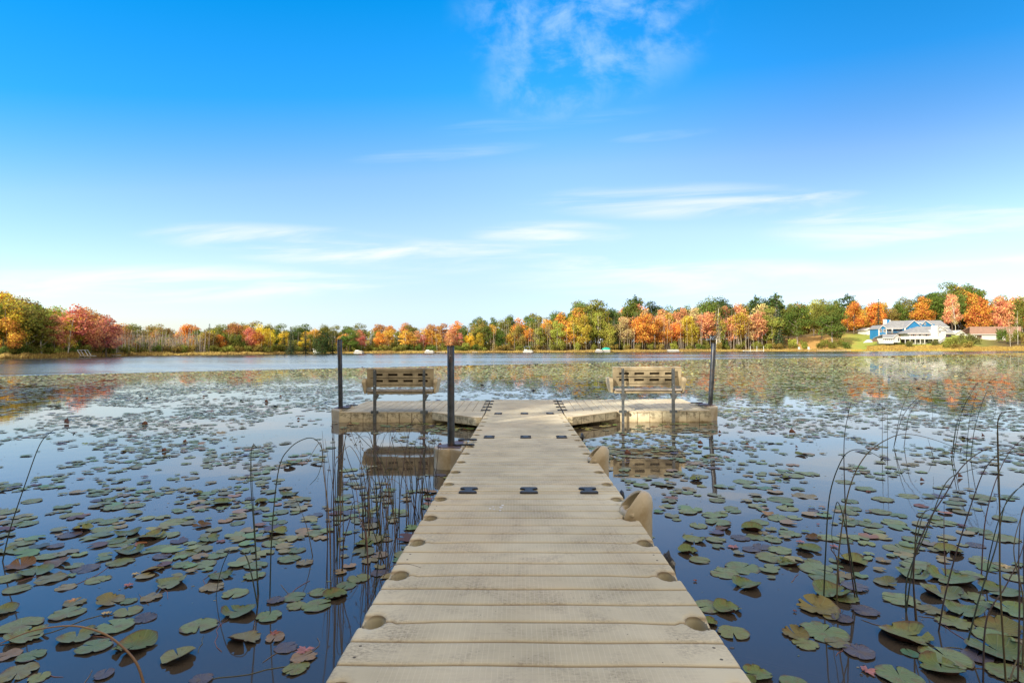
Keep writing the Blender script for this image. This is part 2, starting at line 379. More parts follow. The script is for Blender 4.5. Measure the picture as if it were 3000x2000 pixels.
# wind-rippled open water beyond the lily beds: low wavelets, modelled
def mat_open():
    m, n = material('open_water'); co = n.n('ShaderNodeTexCoord').outputs['Object']; x, y, z = n.sep(co)
    nb = n.noise(n.comb(n.m('MULTIPLY', x, .012), n.m('MULTIPLY', y, .07), 0.0), 1.0, 3)
    p = n.n('ShaderNodeBsdfPrincipled', i_Base_Color=(.05, .05, .05, 1)); n.set(p.inputs['Roughness'], n.m('ADD', .06, n.m('MULTIPLY', nb, .14)))
    p.inputs['IOR'].default_value = 1.8; finish(n, p); return m
def edge_y(x): return 55 + .72 * x + 3.0 * noise.noise(Vector((x * .05, 0, 4)))
ys_ = np.arange(24, 262, .23); us_ = np.linspace(-1.35, 1.35, 190)
YY, UU = np.meshgrid(ys_, us_, indexing='ij'); XX = UU * YY
EE = 55 + .72 * XX + np.array([3.0 * noise.noise(Vector((x_ * .05, 0, 4))) for x_ in np.linspace(-360, 360, 721)])[np.clip(np.round(XX + 360).astype(int), 0, 720)]
ph1 = 2.1 * np.sin(XX * .11 + YY * .05) + 1.3 * np.sin(XX * .043 - YY * .09 + 1.0)
WV = .017 * np.sin(2 * PI * YY / 1.15 + ph1) + .012 * np.sin(2 * PI * (YY / .83 + XX * .06) + 1.7 * ph1) + .010 * np.sin(2 * PI * (YY / 1.9 - XX * .045) + 2.0)
gust = .62 + .38 * np.sin(YY * .16 + 2.0 * np.sin(XX * .017 + YY * .01)) * np.sin(XX * .013 + .9)
fade = np.clip((YY - EE + 1.5) / 4.0, 0, 1); ZZ = np.where(fade > 0, .028 * np.clip(fade * 3, 0, 1) + WV * gust * fade, -.10)
nr, nc = YY.shape; idx = np.arange(nr * nc).reshape(nr, nc); keep = (YY[1:, 1:] > EE[1:, 1:] - 4)
q4 = np.stack([idx[:-1, :-1], idx[:-1, 1:], idx[1:, 1:], idx[1:, :-1]], -1)[keep]
me = np_mesh('open_water', np.stack([XX, YY, ZZ], -1).reshape(-1, 3), q4.ravel(), np.full(len(q4), 4)); me.shade_smooth()
obj('open_water', me, mat_open(), kind='structure')
# near bank behind the camera
vs = []; fs = []
nx, ny = 40, 14
for i in range(nx + 1):
    for j in range(ny + 1):
        xx = -90 + 180 * i / nx; yy = -5.2 - 60 * (j / ny) ** 1.4 + 1.2 * noise.noise(Vector((xx * .1, 0, 0)))
        vs.append((xx, yy, -.5 + min(2.2, 2.5 * (j / ny) ** .6) + (.15 * noise.noise(Vector((xx * .2, yy * .2, 0)))))) 
for i in range(nx):
    for j in range(ny): a = i * (ny + 1) + j; fs.append((a, a + 1, a + ny + 2, a + ny + 1))
mb = MB(); mb.add(vs, fs); obj('near_bank', mb, simple('near_bank_soil', (.12, .11, .04), .9, var=.5, scale=1.5), smooth=True, kind='structure')

# ------------------------------------------------------------------ floating dock
DX0, DYAW = .057, -.0158
PS = .508; PL = PS / 3
def smooth(t): t = max(0., min(1., t)); return t * t * (3 - 2 * t)
def deck_mesh(name, L, W, pockets=True, skirt=.34, pock_off=.254, panel=.254, rad=.016):
    """moulded section, origin at the middle of one short edge, +y along its length, top at z=0"""
    npk = int(round((L - 2 * pock_off) / PS)) + 1 if pockets else 0
    pk = [pock_off + PS * i for i in range(npk)]
    # groove lines
    gl = [g for g in np.arange(pock_off - PL * 4, L + .3, PL) if .03 < g < L - .03]
    ys = [0, .003, .008, .016, .03, L - .03, L - .016, L - .008, L - .003, L]
    for g in gl: ys += [g + d for d in (-.045, -.022, -.012, -.007, -.0035, 0, .0035, .007, .012, .022, .045)]
    for p in pk: ys += list(np.arange(p - .084, p + .0841, .006))
    q = panel
    while q < L: ys += [q - .007, q, q + .007]; q += panel
    ys = sorted(v for v in ys if 0 <= v <= L); yy = [ys[0]]
    for v in ys[1:]:
        if v - yy[-1] > .0024: yy.append(v)
    yy[-1] = L
    half = [0, .1, .2, .3, .38, .45, .5, .55, .6] if W < 1.7 else [0, .2, .4, .6, .75, .85]
    half = [h for h in half if h < W / 2 - .14]
    if pockets: half += list(np.arange(W / 2 - .135, W / 2 - .004, .006)) + [W / 2 - .003, W / 2]
    else: half += [W / 2 - .1, W / 2 - .03, W / 2 - .016, W / 2 - .008, W / 2 - .003, W / 2]
    xs = [-h for h in half[::-1]] + half[1:]
    pa, pb, pc = .049, .064, W / 2 - .060
    V = []; nx, nyv = len(xs), len(yy)
    for y0 in yy:
        dgr = min(abs(y0 - g) for g in gl)
        gsel = min(gl, key=lambda g: abs(y0 - g))
        isp = any(abs(gsel - p) < .01 for p in pk)
        for x0 in xs:
            x1, y1 = x0, y0; ax = abs(x0)
            z = -.010 * math.exp(-(dgr / .0048) ** 2) - .0035 * math.exp(-(dgr / .015) ** 2)
            e = min(W / 2 - ax, y0, L - y0)
            if e < rad: z -= rad - math.sqrt(max(0, rad * rad - (rad - e) ** 2))
            warp = .016 * smooth((ax - .36) / .26) * math.exp(-(dgr / .045) ** 2) if isp else .003 * math.sin(x0 * 9 + gsel * 31) * math.exp(-(dgr / .04) ** 2)
            if e > .001: y1 = y0 - warp * (1 if 0 < y0 < L else 0)
            for p in pk:
                if abs(y0 - p) < .095 and ax > W / 2 - .15:
                    y1 = y0
                    ex, ey = (ax - pc), (y0 - p)
                    rr = math.hypot(ex / pa, ey / pb)
                    if .88 < rr < 1.12 and rr > 0 and e > .004:
                        kx = 1.0 if rr >= 1 else .97
                        x1 = math.copysign(pc + ex / rr * kx, x0); y1 = p + ey / rr * kx
                    if rr < 1: z = -.27 + .02 * rr
                    else:
                        z -= .006 * smooth((1.35 - rr) / .35)
                        if ax > pc: z -= .014 * smooth((.066 - abs(ey)) / .03) * smooth((ax - pc) / .02)
            V.append([x1, y1, z])
    Fc = [(j * nx + i, j * nx + i + 1, (j + 1) * nx + i + 1, (j + 1) * nx + i) for j in range(nyv - 1) for i in range(nx - 1)]
    # skirt
    loop = [i for i in range(nx)] + [j * nx + nx - 1 for j in range(1, nyv)] + [(nyv - 1) * nx + i for i in range(nx - 2, -1, -1)] + [j * nx for j in range(nyv - 2, 0, -1)]
    def inset(i):
        x0, y0, _ = V[i]; s = 0
        if abs(x0) > W / 2 - .001:
            d = abs((y0 / panel) - round(y0 / panel)) * panel
            if d < .004 and .03 < y0 < L - .03: s = .010
        return s
    lev = [.02, .085, .095, skirt]; n0 = len(V); m = len(loop)
    for li, dz in enumerate(lev):
        for i in loop:
            x0, y0, z0 = V[i]; s = inset(i)
            out = .006 if li >= 2 else 0
            sx = math.copysign(abs(x0) - s + out, x0) if abs(x0) > W / 2 - .02 else x0
            sy = y0
            if y0 < .002: sy = -out
            if y0 > L - .002: sy = L + out
            V.append([sx, sy, min(z0, -rad) - .002 if li == 0 else -dz if -dz < z0 else z0 - .004])
    for li in range(len(lev)):
        a = loop if li == 0 else [n0 + (li - 1) * m + q for q in range(m)]
        b = [n0 + li * m + q for q in range(m)]
        for q in range(m): Fc.append((a[q], b[q], b[(q + 1) % m], a[(q + 1) % m]))
    Fc.append(tuple(n0 + (len(lev) - 1) * m + q for q in range(m))[::-1])
    me = bpy.data.meshes.new(name); me.from_pydata(V, [], Fc); me.update(); me.shade_smooth()
    try: me.set_sharp_from_angle(angle=math.radians(50))
    except Exception: pass
    return me
dock = empty('floating_dock', (DX0, 0, 0), DYAW, label='beige plastic floating dock, T-shaped, with plank-grooved walkway and two end wings', cat='dock')
JOINT = [(-1.34, .27), (1.70, .272), (4.74, .265), (7.85, .228), (10.96, .198)]
sec_me = deck_mesh('deck_section', 3.03, 1.52)
def place_section(me, y0, z0, y1, z1, mat, name='deck_section'):
    o = obj(name, me, mat, dock); o.location = (0, y0, z0); o.rotation_euler = (math.atan2(z1 - z0, y1 - y0), 0, 0); return o
for (a, za), (b, zb) in zip(JOINT, JOINT[1:]):
    o = place_section(sec_me, a + .01, za, b, zb, M_DECK); o.scale.y = (b - a - .012) / 3.03
TEND, TZ = 13.30, .262
place_section(deck_mesh('end_deck_section', TEND - 10.97, 1.52, pockets=False), 10.97, .200, TEND, TZ, M_DECK)
wing_me = deck_mesh('wing_section', 2.90, 2.03, pockets=False, panel=.2425)
def dock_pt(px, py, z):
    p = gnd(px, py, z); return dock.matrix_basis.inverted() @ p
# wings: local +y of the section runs outwards
WL = obj('wing_section', wing_me, M_WING, dock); WL.location = (-.785, 12.28, .222)
WL.rotation_mode = 'XYZ'; WL.rotation_euler = (0, -.019, PI / 2); 
WR = obj('wing_section', wing_me, M_WING, dock); WR.location = (.785, 12.26, .232)
WR.rotation_euler = (.008, .026, -PI / 2)
# corner gussets
for s, zt in ((-1, .215), (1, .225)):
    xs_, y1 = s * .768, 11.255
    tri = [Vector((xs_, y1, 0)), Vector((xs_, y1 - 1.0, 0)), Vector((xs_ + s * .10, y1 - 1.0, 0)), Vector((xs_ + s * 1.05, y1 - .10, 0)), Vector((xs_ + s * 1.05, y1, 0))]
    if s > 0: tri = tri[::-1]
    g = MB(); g.prism(tri, (0, 0, -.155))
    o = obj('corner_gusset', g, M_WING, dock); o.location = (0, 0, zt); bevel(o, .012, 3)
    # panel seams: shallow ribs standing just proud
# couplers ---------------------------------------------------------
def coupler_mesh(lx, ly, wst, h=.014):
    """hourglass plate: two long pads joined by a waist, pads run along x"""
    pad = ly * .30; pts = []
    def arc(cx, cy, r, a0, a1, k=6): return [(cx + r * math.cos(a0 + (a1 - a0) * i / k), cy + r * math.sin(a0 + (a1 - a0) * i / k)) for i in range(k + 1)]
    r = pad / 2; X = lx / 2 - r; Y = ly / 2 - r
    pts += arc(X, Y, r, -PI / 2 * .8, PI / 2); pts += arc(-X, Y, r, PI / 2, PI * 1.42)
    pts += [(-wst / 2 - .012, Y - r * 1.0), (-wst / 2, Y - r * 1.6), (-wst / 2, -(Y - r * 1.6)), (-wst / 2 - .012, -(Y - r))]
    pts += arc(-X, -Y, r, PI * .58, PI * 1.5); pts += arc(X, -Y, r, -PI / 2, PI * .42)
    pts += [(wst / 2 + .012, -(Y - r)), (wst / 2, -(Y - r * 1.6)), (wst / 2, Y - r * 1.6), (wst / 2 + .012, Y - r)]
    g = MB(); k = len(pts)
    lo = [Vector((a, b, -.004)) for a, b in pts]; mi = [Vector((a, b, h * .6)) for a, b in pts]; hi = [Vector((a * .93, b * .955, h)) for a, b in pts]
    g.add(lo + mi + hi, [(i, (i + 1) % k, k + (i + 1) % k, k + i) for i in range(k)] + [(k + i, k + (i + 1) % k, 2 * k + (i + 1) % k, 2 * k + i) for i in range(k)] + [tuple(range(2 * k, 3 * k))])
    return g.mesh('coupler')
cm = coupler_mesh(.150, .178, .062)
for (y, z), nn in zip(JOINT[1:], (3, 3, 3, 3)):
    for xx in (-.50, .005, .50):
        o = obj('coupler', cm, M_BLACK, dock); o.location = (xx, y + .002, z + .0015)
cm2 = coupler_mesh(.075, .20, .02, .012); 
for s in (-1, 1):
    for yy, zz in ((11.42, .216), (11.93, .230), (12.44, .243), (12.95, .256)):
        o = obj('coupler', cm2, M_BLACK, dock); o.location = (s * .772, yy, zz + .003); o.rotation_euler = (0, 0, PI / 2)
        o.scale = (1, 1.0, 1)
    g = MB(); g.box(s * .772 - .006, s * .772 + .006, 10.98, 13.25, -.02, .0005); o = obj('joint_strip', g, M_BLACK, dock); o.location = (0, 0, .203); o.rotation_euler = (.027 * 0, 0, 0)
# rubber stubs at the right edge at the joints
def lump(name, mat, loc, sx, sy, sz, seed=0, rough=.25):
    bm = bmesh.new(); bmesh.ops.create_icosphere(bm, subdivisions=3, radius=1)
    for v_ in bm.verts:
        k_ = 1 + rough * noise.noise(v_.co * 2.3 + Vector((seed, 0, 0))) + rough * .5 * noise.noise(v_.co * 6 + Vector((seed, 3, 0)))
        v_.co = Vector((v_.co.x * sx * k_, v_.co.y * sy * k_, v_.co.z * sz * k_))
    me = bpy.data.meshes.new(name); bm.to_mesh(me); bm.free(); me.shade_smooth()
    return obj(name, me, mat, dock, loc)
lump('rubber_flap', M_MUD, (.79, 3.30, .19), .028, .11, .075, 1, .35)
lump('rubber_stub', M_BLACK, (.785, 4.78, .22), .02, .05, .04, 2)
lump('rubber_stub', M_BLACK, (.785, 7.85, .24), .02, .09, .05, 3)
# pile brackets
def bracket(name, outline, zt, h=.26, parent=dock, plate=None):
    g = MB(); k = len(outline)
    rings = [(0, 1.0), (-.010, 1.02), (-.03, 1.035), (-.05, 1.03), (-h, .97)]
    cx = sum(p[0] for p in outline) / k; cy = sum(p[1] for p in outline) / k
    vs = []
    for dz, sc_ in rings: vs += [(cx + (a - cx) * sc_, cy + (b - cy) * sc_, zt + dz) for a, b in outline]
    m = len(rings)
    g.add(vs, [(r_ * k + i, (r_ + 1) * k + i, (r_ + 1) * k + (i + 1) % k, r_ * k + (i + 1) % k) for r_ in range(m - 1) for i in range(k)] + [tuple(range(k))])
    o = obj(name, g, M_WING if False else M_MOLD, parent); 
    return o
def arcpts(cx, cy, r, a0, a1, k): return [(cx + r * math.cos(math.radians(a0 + (a1 - a0) * i / k)), cy + r * math.sin(math.radians(a0 + (a1 - a0) * i / k))) for i in range(k + 1)]
# mid post bracket: rounded module left of the walkway
out = [(-.775, 7.50)] + [(-.775, 6.72)] + arcpts(-.96, 6.98, .17, 285, 120, 12)[0:] + [(-.90, 7.50)]
out = out[::-1]
bracket('pile_bracket', out, .247, .30)
g = MB(); pl = [(-.80, 7.40), (-.90, 7.42)] + arcpts(-.96, 7.02, .14, 110, 290, 10) + [(-.80, 6.86)]
g.prism([Vector((a, b, .249)) for a, b in pl], (0, 0, .006)); obj('bracket_plate', g, M_PLATE, dock)
for yy, rz, ln in ((7.02, .05, .23), (7.42, -.02, .23)):
    o = obj('coupler', coupler_mesh(.075, ln + .02, .02, .016), M_BLACK, dock); o.location = (-.76, yy, .262); o.rotation_euler = (0, 0, PI / 2 + rz)
# end brackets at wing tips
for s, xe, yc, zt in ((-1, 3.685, 11.76, .262), (1, 3.685, 11.82, .300)):
    o_ = [(s * xe, yc - .50), (s * (xe + .22), yc - .30), (s * (xe + .24), yc + .25), (s * xe, yc + .42)]
    if s < 0: o_ = o_[::-1]
    bracket('pile_bracket', o_, zt - .015, .33)
    g = MB(); p_ = [(s * (xe - .04), yc - .38), (s * (xe + .19), yc - .24), (s * (xe + .20), yc + .18), (s * (xe - .04), yc + .3)]
    if s < 0: p_ = p_[::-1]
    g.prism([Vector((a, b, zt - .012)) for a, b in p_], (0, 0, .008)); obj('bracket_plate', g, M_PLATE, dock)
    for dy in (-.28, .24):
        o = obj('coupler', coupler_mesh(.075, .26, .03, .014), M_BLACK, dock); o.location = (s * (xe - .03), yc + dy, zt - .002); o.rotation_euler = (0, 0, PI / 2)
# droppings and stray spots
for xx, yy, r_ in ((-.29, 4.22, .009), (-.26, 4.20, .008), (-.27, 4.27, .007), (-.21, 4.25, .014), (-.213, 4.17, .008), (-.20, 4.31, .010)):
    g = MB(); k = 9; zz = .2668
    g.add([(xx, yy, zz + .003)] + [(xx + r_ * (1 + .35 * math.sin(i * 2.1)) * math.cos(i * 2 * PI / k), yy + 1.6 * r_ * math.sin(i * 2 * PI / k), zz + .0006) for i in range(k)], [(0, 1 + i, 1 + (i + 1) % k) for i in range(k)])
    obj('dropping', g, M_SPLAT, dock)

# ------------------------------------------------------------------ piles
def pile(base, top, dia, label):
    g = MB(); b = Vector(base); t = Vector(top); d = (t - b); ext = b - d.normalized() * 1.6
    r = dia / 2; g.tube([ext, b, b + d * .5, t - d.normalized() * .004, t], [r, r, r, r, r * .93], 24)
    g2 = MB(); g2.v = [tuple(Vector(v_) - b) for v_ in g.v]; g2.f = g.f
    root = empty('dock_pile', b, label=label, cat='post', group='dark steel pipe piles holding the dock')
    o = obj('pipe', g2, M_PIPE, root, smooth=True); o.data.set_sharp_from_angle(angle=.8)
    # dark rim cap + small hole bolts
    c = MB(); dn = d.normalized(); q = d.normalized()
    c.tube([d - q * .012, d + q * .003], [r * 1.03, r * 1.03], 24); obj('cap', c, M_BLACK, root)
    for hgt in (.90,):
        bb = MB(); p0 = d * hgt + Vector((0, -r * .96, 0)); bb.tube([p0, p0 + Vector((0, -.004, 0))], .006, 8); obj('bolt', bb, M_BOLT, root)
    return root
def pile_px(bx, by, tx, ty, Y, dia, label): pile(at(bx, by, Y), at(tx, ty, Y), dia, label)
pile_px(998, 1196, 995, 994, 11.75, .092, 'dark steel pipe pile at the tip of the left dock wing')
pile_px(1321.5, 1302, 1320.5, 1013, 7.05, .088, 'dark steel pipe pile beside the left edge of the walkway')
pile_px(2081, 1186, 2091, 1005, 11.75, .092, 'leaning dark steel pipe pile at the tip of the right wing')

# ------------------------------------------------------------------ benches
def bench(cx, y0, zd, rz, label, wdt=1.34):
    """seen from behind; local +y is forward (towards the lake)"""
    b = empty('dock_bench', (cx, y0, zd), rz, label=label, cat='bench', group='benches on the dock wings')
    H0, H1 = .475, .835; w2 = wdt / 2
    # backrest with 8 slots: rows of boxes with gaps, leaning back towards -y at the top
    back = MB(); tilt = Matrix.Rotation(math.radians(9), 4, 'X')
    Mb = Matrix.Translation((0, .10, H0)) @ tilt
    hh = H1 - H0; sw = .195; step = .300
    xs_ = [(-1.5 + i) * step for i in range(4)]
    rows = [(.098, .150), (.226, .276)]
    zc = 0
    for z0, z1 in [(0, .098), (.150, .226), (.276, hh)]: back.box(-w2, w2, -.028, .028, z0, z1, Mb)
    for z0, z1 in rows:
        e = [-w2] + sum([[c - sw / 2, c + sw / 2] for c in xs_], []) + [w2]
        for i in range(0, len(e), 2): back.box(e[i], e[i + 1], -.0279, .0279, z0, z1, Mb)
    o = obj('backrest', back, M_BENCH, b)
    bk = MB(); bk.box(-w2 + .01, w2 - .01, .0275, .036, .012, hh - .012, Mb); obj('slot_shade_backing', bk, simple('bench_slot_shade', (.055, .042, .028), .8), b)  # dark backing: the slots' inner shade is put into its colour
    # thin channels drawn as dark bars standing just proud of the backrest
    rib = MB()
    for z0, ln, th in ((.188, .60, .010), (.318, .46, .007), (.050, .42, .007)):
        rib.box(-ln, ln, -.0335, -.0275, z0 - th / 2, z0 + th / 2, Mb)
    obj('channel', rib, simple('bench_channel_dark', (.05, .038, .022), .8), b)
    cap = MB(); cap.box(-w2 - .006, w2 + .006, -.034, .034, hh - .001, hh + .018, Mb); bevel(obj('top_rail', cap, M_BENCH, b), .006)
    # seat
    st = MB(); st.box(-w2 + .02, w2 - .02, -.02, .44, .335, .385); bevel(obj('seat', st, M_BENCH, b), .012)
    pk = MB(); pk.box(-w2 + .03, w2 - .005, -.055, .055, .387, .425); bevel(obj('rear_plank', pk, M_SLAT, b), .006)
    pk = MB(); pk.box(-w2 + .03, w2 - .03, .075, .43, .3865, .41); bevel(obj('seat_board', pk, M_SLAT, b), .006)
    # arms: moulded side panel with cup holder ledge
    for s in (-1, 1):
        a = MB(); x0 = s * (w2 + .004); x1 = s * (w2 + .095)
        prof = [(-.03, .345), (.40, .345), (.46, .56), (.40, .635), (-.02, .635), (-.06, .58)]
        P_ = [Vector((x0, yy_, zz_)) for yy_, zz_ in prof]; P2 = [Vector((s * (w2 + (.042 if zz_ < .5 else .088)), yy_, zz_)) for yy_, zz_ in prof]
        if s > 0: P_, P2 = P_[::-1], P2[::-1]
        k = 6
        a.add(P_ + P2, [(i, k + i, k + (i + 1) % k, (i + 1) % k) for i in range(k)] + [tuple(range(k)), tuple(range(2 * k - 1, k - 1, -1))])
        bevel(obj('armrest', a, M_BENCH, b), .015)
        cu = MB(); cx_ = s * (w2 + .05); ring = 14
        cu.tube([(cx_, .05, .632), (cx_, .05, .648)], .038, ring); oc = obj('cup_holder', cu, M_BENCH, b, smooth=False)
        di = MB(); di.tube([(cx_, .05, .6475), (cx_, .05, .6495)], .028, ring); obj('cup_shade_disc', di, simple('cup_shade', (.10, .08, .05), .9), oc)  # flat dark disc, the cup's inner shade given as colour
    # legs: angle iron running down behind the deck face to the water
    for s in (-1, 1):
        lx = s * .492
        lg = MB(); lg.box(lx - .027, lx + .027, -.062, -.054, -.28, H1 - .01); lg.box(lx - .027 if s > 0 else lx + .021, lx - .021 if s > 0 else lx + .027, -.054, -.01, -.28, H1 - .03)
        ol = obj('leg', lg, M_LEG, b)
        for zz_ in (H1 - .025, H0 + .03):
            bb = MB(); bb.tube([(lx, -.062, zz_), (lx, -.071, zz_)], .010, 8); obj('bolt', bb, M_BOLT, ol)
        cp = MB(); cp.box(lx - .075, lx + .075, -.053, -.028, -.045, .010); bevel(obj('clamp_plate', cp, M_LEG, b), .004)
        br = MB(); sd = s if s < 0 else -s
        br.prism([Vector((lx + .027, -.058, .33)), Vector((lx + .027, -.058, .20)), Vector((lx + .10, -.058, .33))], (0, .008, 0))
        br.prism([Vector((lx - .003, -.05, .33)), Vector((lx - .003, -.05, .18)), Vector((lx - .003, .30, .33))], (.007, 0, 0)); obj('brace', br, M_LEG, b)
    return b
def bench_px(pxc, Y, zd, label):
    p = at(pxc, 1150, Y); bench(p.x, Y, zd, DYAW, label)
bench_px(1171.5, 11.30, .222, 'beige slotted bench on the left dock wing, facing the lake')
bench_px(1897, 11.14, .238, 'beige slotted bench on the right dock wing, facing the lake')

# ------------------------------------------------------------------ bumpers
def bumper(y, zd, s, label):
    r0 = .112; root = empty('dock_bumper', tuple(dock.matrix_basis @ Vector((.785, y, zd))), DYAW, label=label, cat='bumper', group='hooded plastic dock bumpers')
    prof = [(.0, .165), (.03, .163), (.062, .150), (.088, .125), (.104, .092), (.112, .05), (.113, 0), (.113, -.10), (.112, -.30)]
    g = MB(); K = 28
    def P(phi, r, z, t):   # phi -100..100, 0 is outward (+x)
        # the hood rakes back: opening edge leans
        zz_ = max(0, z) / .165; rake = .085 * zz_ ** 1.3
        xx = math.cos(phi) * r * (1.40 - .35 * zz_) - .060 + rake; yy = math.sin(phi) * r
        rb = 1 + .045 * (math.cos(phi * 6) > .3) * (z < .08) * t
        return Vector((xx * rb, yy * rb, z))
    lay = []
    for (rr, zz) in prof: lay.append([P(math.radians(-112 + 224 * i / K), rr, zz, 1) for i in range(K + 1)])
    vs = [p for L in lay for p in L]; m = K + 1
    g.add(vs, [(a * m + i, (a + 1) * m + i, (a + 1) * m + i + 1, a * m + i + 1) for a in range(len(prof) - 1) for i in range(K)])
    o = obj('hood', g, M_MOLD, root, smooth=True); sd = o.modifiers.new('s', 'SOLIDIFY'); sd.thickness = .016; sd.offset = -1
    ss_ = o.modifiers.new('b', 'BEVEL'); ss_.width = .004; ss_.segments = 2
    lp = MB(); pts = [(-.05 - .062 * math.sin(math.radians(a)) * 1.0, -.100 * math.cos(math.radians(a)), .012) for a in range(0, 181, 12)]
    lp.tube(pts, .023, 10); 
    ol = obj('lip', lp, M_MOLD, root, smooth=True)
    fl = MB(); k = len(pts); fl.add([(-.04, 0, .018)] + [(p[0], p[1], .018) for p in pts], [(0, i + 1, i + 2) for i in range(k - 1)])
    obj('foot_plate', fl, M_MOLD, ol)
    bt = MB(); bt.tube([(-.06, .0, .016), (-.06, .0, .026)], .010, 8); obj('bolt', bt, M_BLACK, ol)
    root.scale = (s, s, s); return root
bumper(4.12, .264, .97, 'beige hooded bumper nearest the viewer on the walkway\'s right edge')
bumper(6.13, .246, .97, 'beige hooded bumper farther along the walkway\'s right edge')

# ------------------------------------------------------------------ trees
NR = np.random.default_rng(5)
def rot_quads(c, nrm, size, aspect=1.0):
    """leaf quads at centres c, normals nrm"""
    k = len(c); a = NR.normal(size=(k, 3)); t = np.cross(nrm, a); t /= np.linalg.norm(t, axis=1)[:, None] + 1e-9
    b = np.cross(nrm, t); s = size[:, None]
    v = np.stack([c - t * s - b * s * .35 * aspect, c + b * s * -.75 * aspect, c + t * s + b * s * .3, c + b * s * .8 * aspect], 1)
    return v.reshape(-1, 3)
def leaf_mesh(name, blobs, per, lsize, shell=.55):
    """blobs: (x,y,z,rx,rz)"""
    C, Nn = [], []
    for (bx, by, bz, rx, rz) in blobs:
        k = int(per * (rx / .13) ** 1.3) + 4
        d = NR.normal(size=(k, 3)); d /= np.linalg.norm(d, axis=1)[:, None]
        rr = (shell + (1 - shell) * NR.random(k) ** .6) * (1 + .18 * NR.normal(size=k))
        C.append(np.array([bx, by, bz]) + d * rr[:, None] * np.array([rx, rx, rz]))
        m = d * .9 + NR.normal(size=(k, 3)) * .75 + np.array([0, 0, .35]); Nn.append(m / np.linalg.norm(m, axis=1)[:, None])
    C = np.concatenate(C); Nn = np.concatenate(Nn)
    v = rot_quads(C, Nn, lsize * (.6 + .8 * NR.random(len(C))))
    return np_mesh(name, v, np.arange(len(v)), np.full(len(C), 4))
def crown_blobs(rx, rz, cz, nb, br, bottom=0.0, taper=0.0):
    out = []; tries = 0
    while len(out) < nb and tries < 4000:
        tries += 1
        p = NR.uniform(-1, 1, 3); r = np.linalg.norm(p)
        if r > 1 or r < .38: continue
        if p[2] < -.75 + bottom: continue
        wx = 1 - taper * max(0, p[2])
        q = br * NR.uniform(.65, 1.3)
        out.append((p[0] * rx * wx, p[1] * rx * wx, cz + p[2] * rz, q, q * NR.uniform(.6, .85)))
    return out
def trunk_mesh(name, blobs, r0, top, lean=.03, nlimb=8, fork=False):
    g = MB(); lx, ly = R.uniform(-lean, lean), R.uniform(-lean, lean)
    pts = []
    for i in range(7):
        t = i / 6; pts.append((lx * t * t * 2 + .006 * math.sin(i * 2.3), ly * t * t * 2, -.03 + (top + .03) * t))
    g.tube(pts, [r0 * 1.25] + [r0 * (1 - .8 * i / 6) for i in range(1, 7)], 7)
    for b in R.sample(blobs, min(nlimb, len(blobs))):
        t0 = max(.22, min(.9, (b[2] - .16) / top)) ; p0 = Vector((lx * t0 * t0 * 2, ly * t0 * t0 * 2, top * t0))
        p2 = Vector(b[:3]); p1 = p0.lerp(p2, .5) + Vector((0, 0, -.02))
        rr = r0 * (1 - .8 * t0) * .6
        g.tube([p0, p1, p2], [rr, rr * .7, rr * .25], 5, False)
    return g.mesh(name, True)
KINDS = {}
def mk(kind, n_, f):
    KINDS[kind] = [f(i) for i in range(n_)]
def k_broad(i):
    b = crown_blobs(.33, .41, .57, 40, .125); return leaf_mesh('crown_leaves', b, 150, .0155), trunk_mesh('trunk', b, .020, .78, .03, 10)
def k_maple(i):
    b = crown_blobs(.27, .43, .55, 38, .115, 0, .35); return leaf_mesh('crown_leaves', b, 145, .0150), trunk_mesh('trunk', b, .015, .82, .03, 9)
def k_slim(i):
    b = crown_blobs(.16, .40, .58, 30, .085, 0, .3); return leaf_mesh('crown_leaves', b, 115, .0135), trunk_mesh('trunk', b, .011, .88, .06, 9)
def k_thin(i):
    b = crown_blobs(.17, .42, .56, 26, .07); return leaf_mesh('crown_leaves', b, 46, .0125, .3), trunk_mesh('trunk', b, .010, .95, .08, 16)
def k_spruce(i):
    bl = []; lv = 15
    C, Nn, S = [], [], []
    for a in range(lv):
        t = a / (lv - 1); z = .10 + .88 * t; rad = .155 * (1 - t) ** .9 + .01
        nbr = int(8 + 8 * (1 - t))
        for q in range(nbr):
            an = q * 2 * PI / nbr + a * .7 + NR.uniform(-.2, .2); ln = rad * NR.uniform(.75, 1.15)
            for m_ in range(max(3, int(ln / .011))):
                f_ = (m_ + .5) / max(3, int(ln / .011)); rr = ln * f_
                C.append((math.cos(an) * rr, math.sin(an) * rr, z - rr * .42 + NR.normal() * .005)); nn = np.array([math.cos(an) * .5 + NR.normal() * .5, math.sin(an) * .5 + NR.normal() * .5, .7]); Nn.append(nn / np.linalg.norm(nn))
                S.append(.015 * (1.2 - f_ * .4))
    v = rot_quads(np.array(C), np.array(Nn), np.array(S)); me = np_mesh('crown_needles', v, np.arange(len(v)), np.full(len(C), 4))
    g = MB(); g.tube([(0, 0, -.03), (0, 0, .5), (0, 0, .98)], [.014, .008, .001], 6); return me, g.mesh('trunk', True)
def k_pine(i):
    b = []
    for a in range(9):
        z = .48 + .055 * a; r_ = .17 * (1 - a / 11)
        for q in range(3):
            an = NR.uniform(0, 6.28); b.append((math.cos(an) * r_, math.sin(an) * r_, z, .075, .04))
    b.append((0, 0, .97, .04, .05)); return leaf_mesh('crown_needles', b, 75, .015, .2), trunk_mesh('trunk', b, .012, .95, .02, 18)
mk('broad', 5, k_broad); mk('maple', 5, k_maple); mk('slim', 5, k_slim); mk('thin', 4, k_thin); mk('spruce', 2, k_spruce); mk('pine', 2, k_pine)
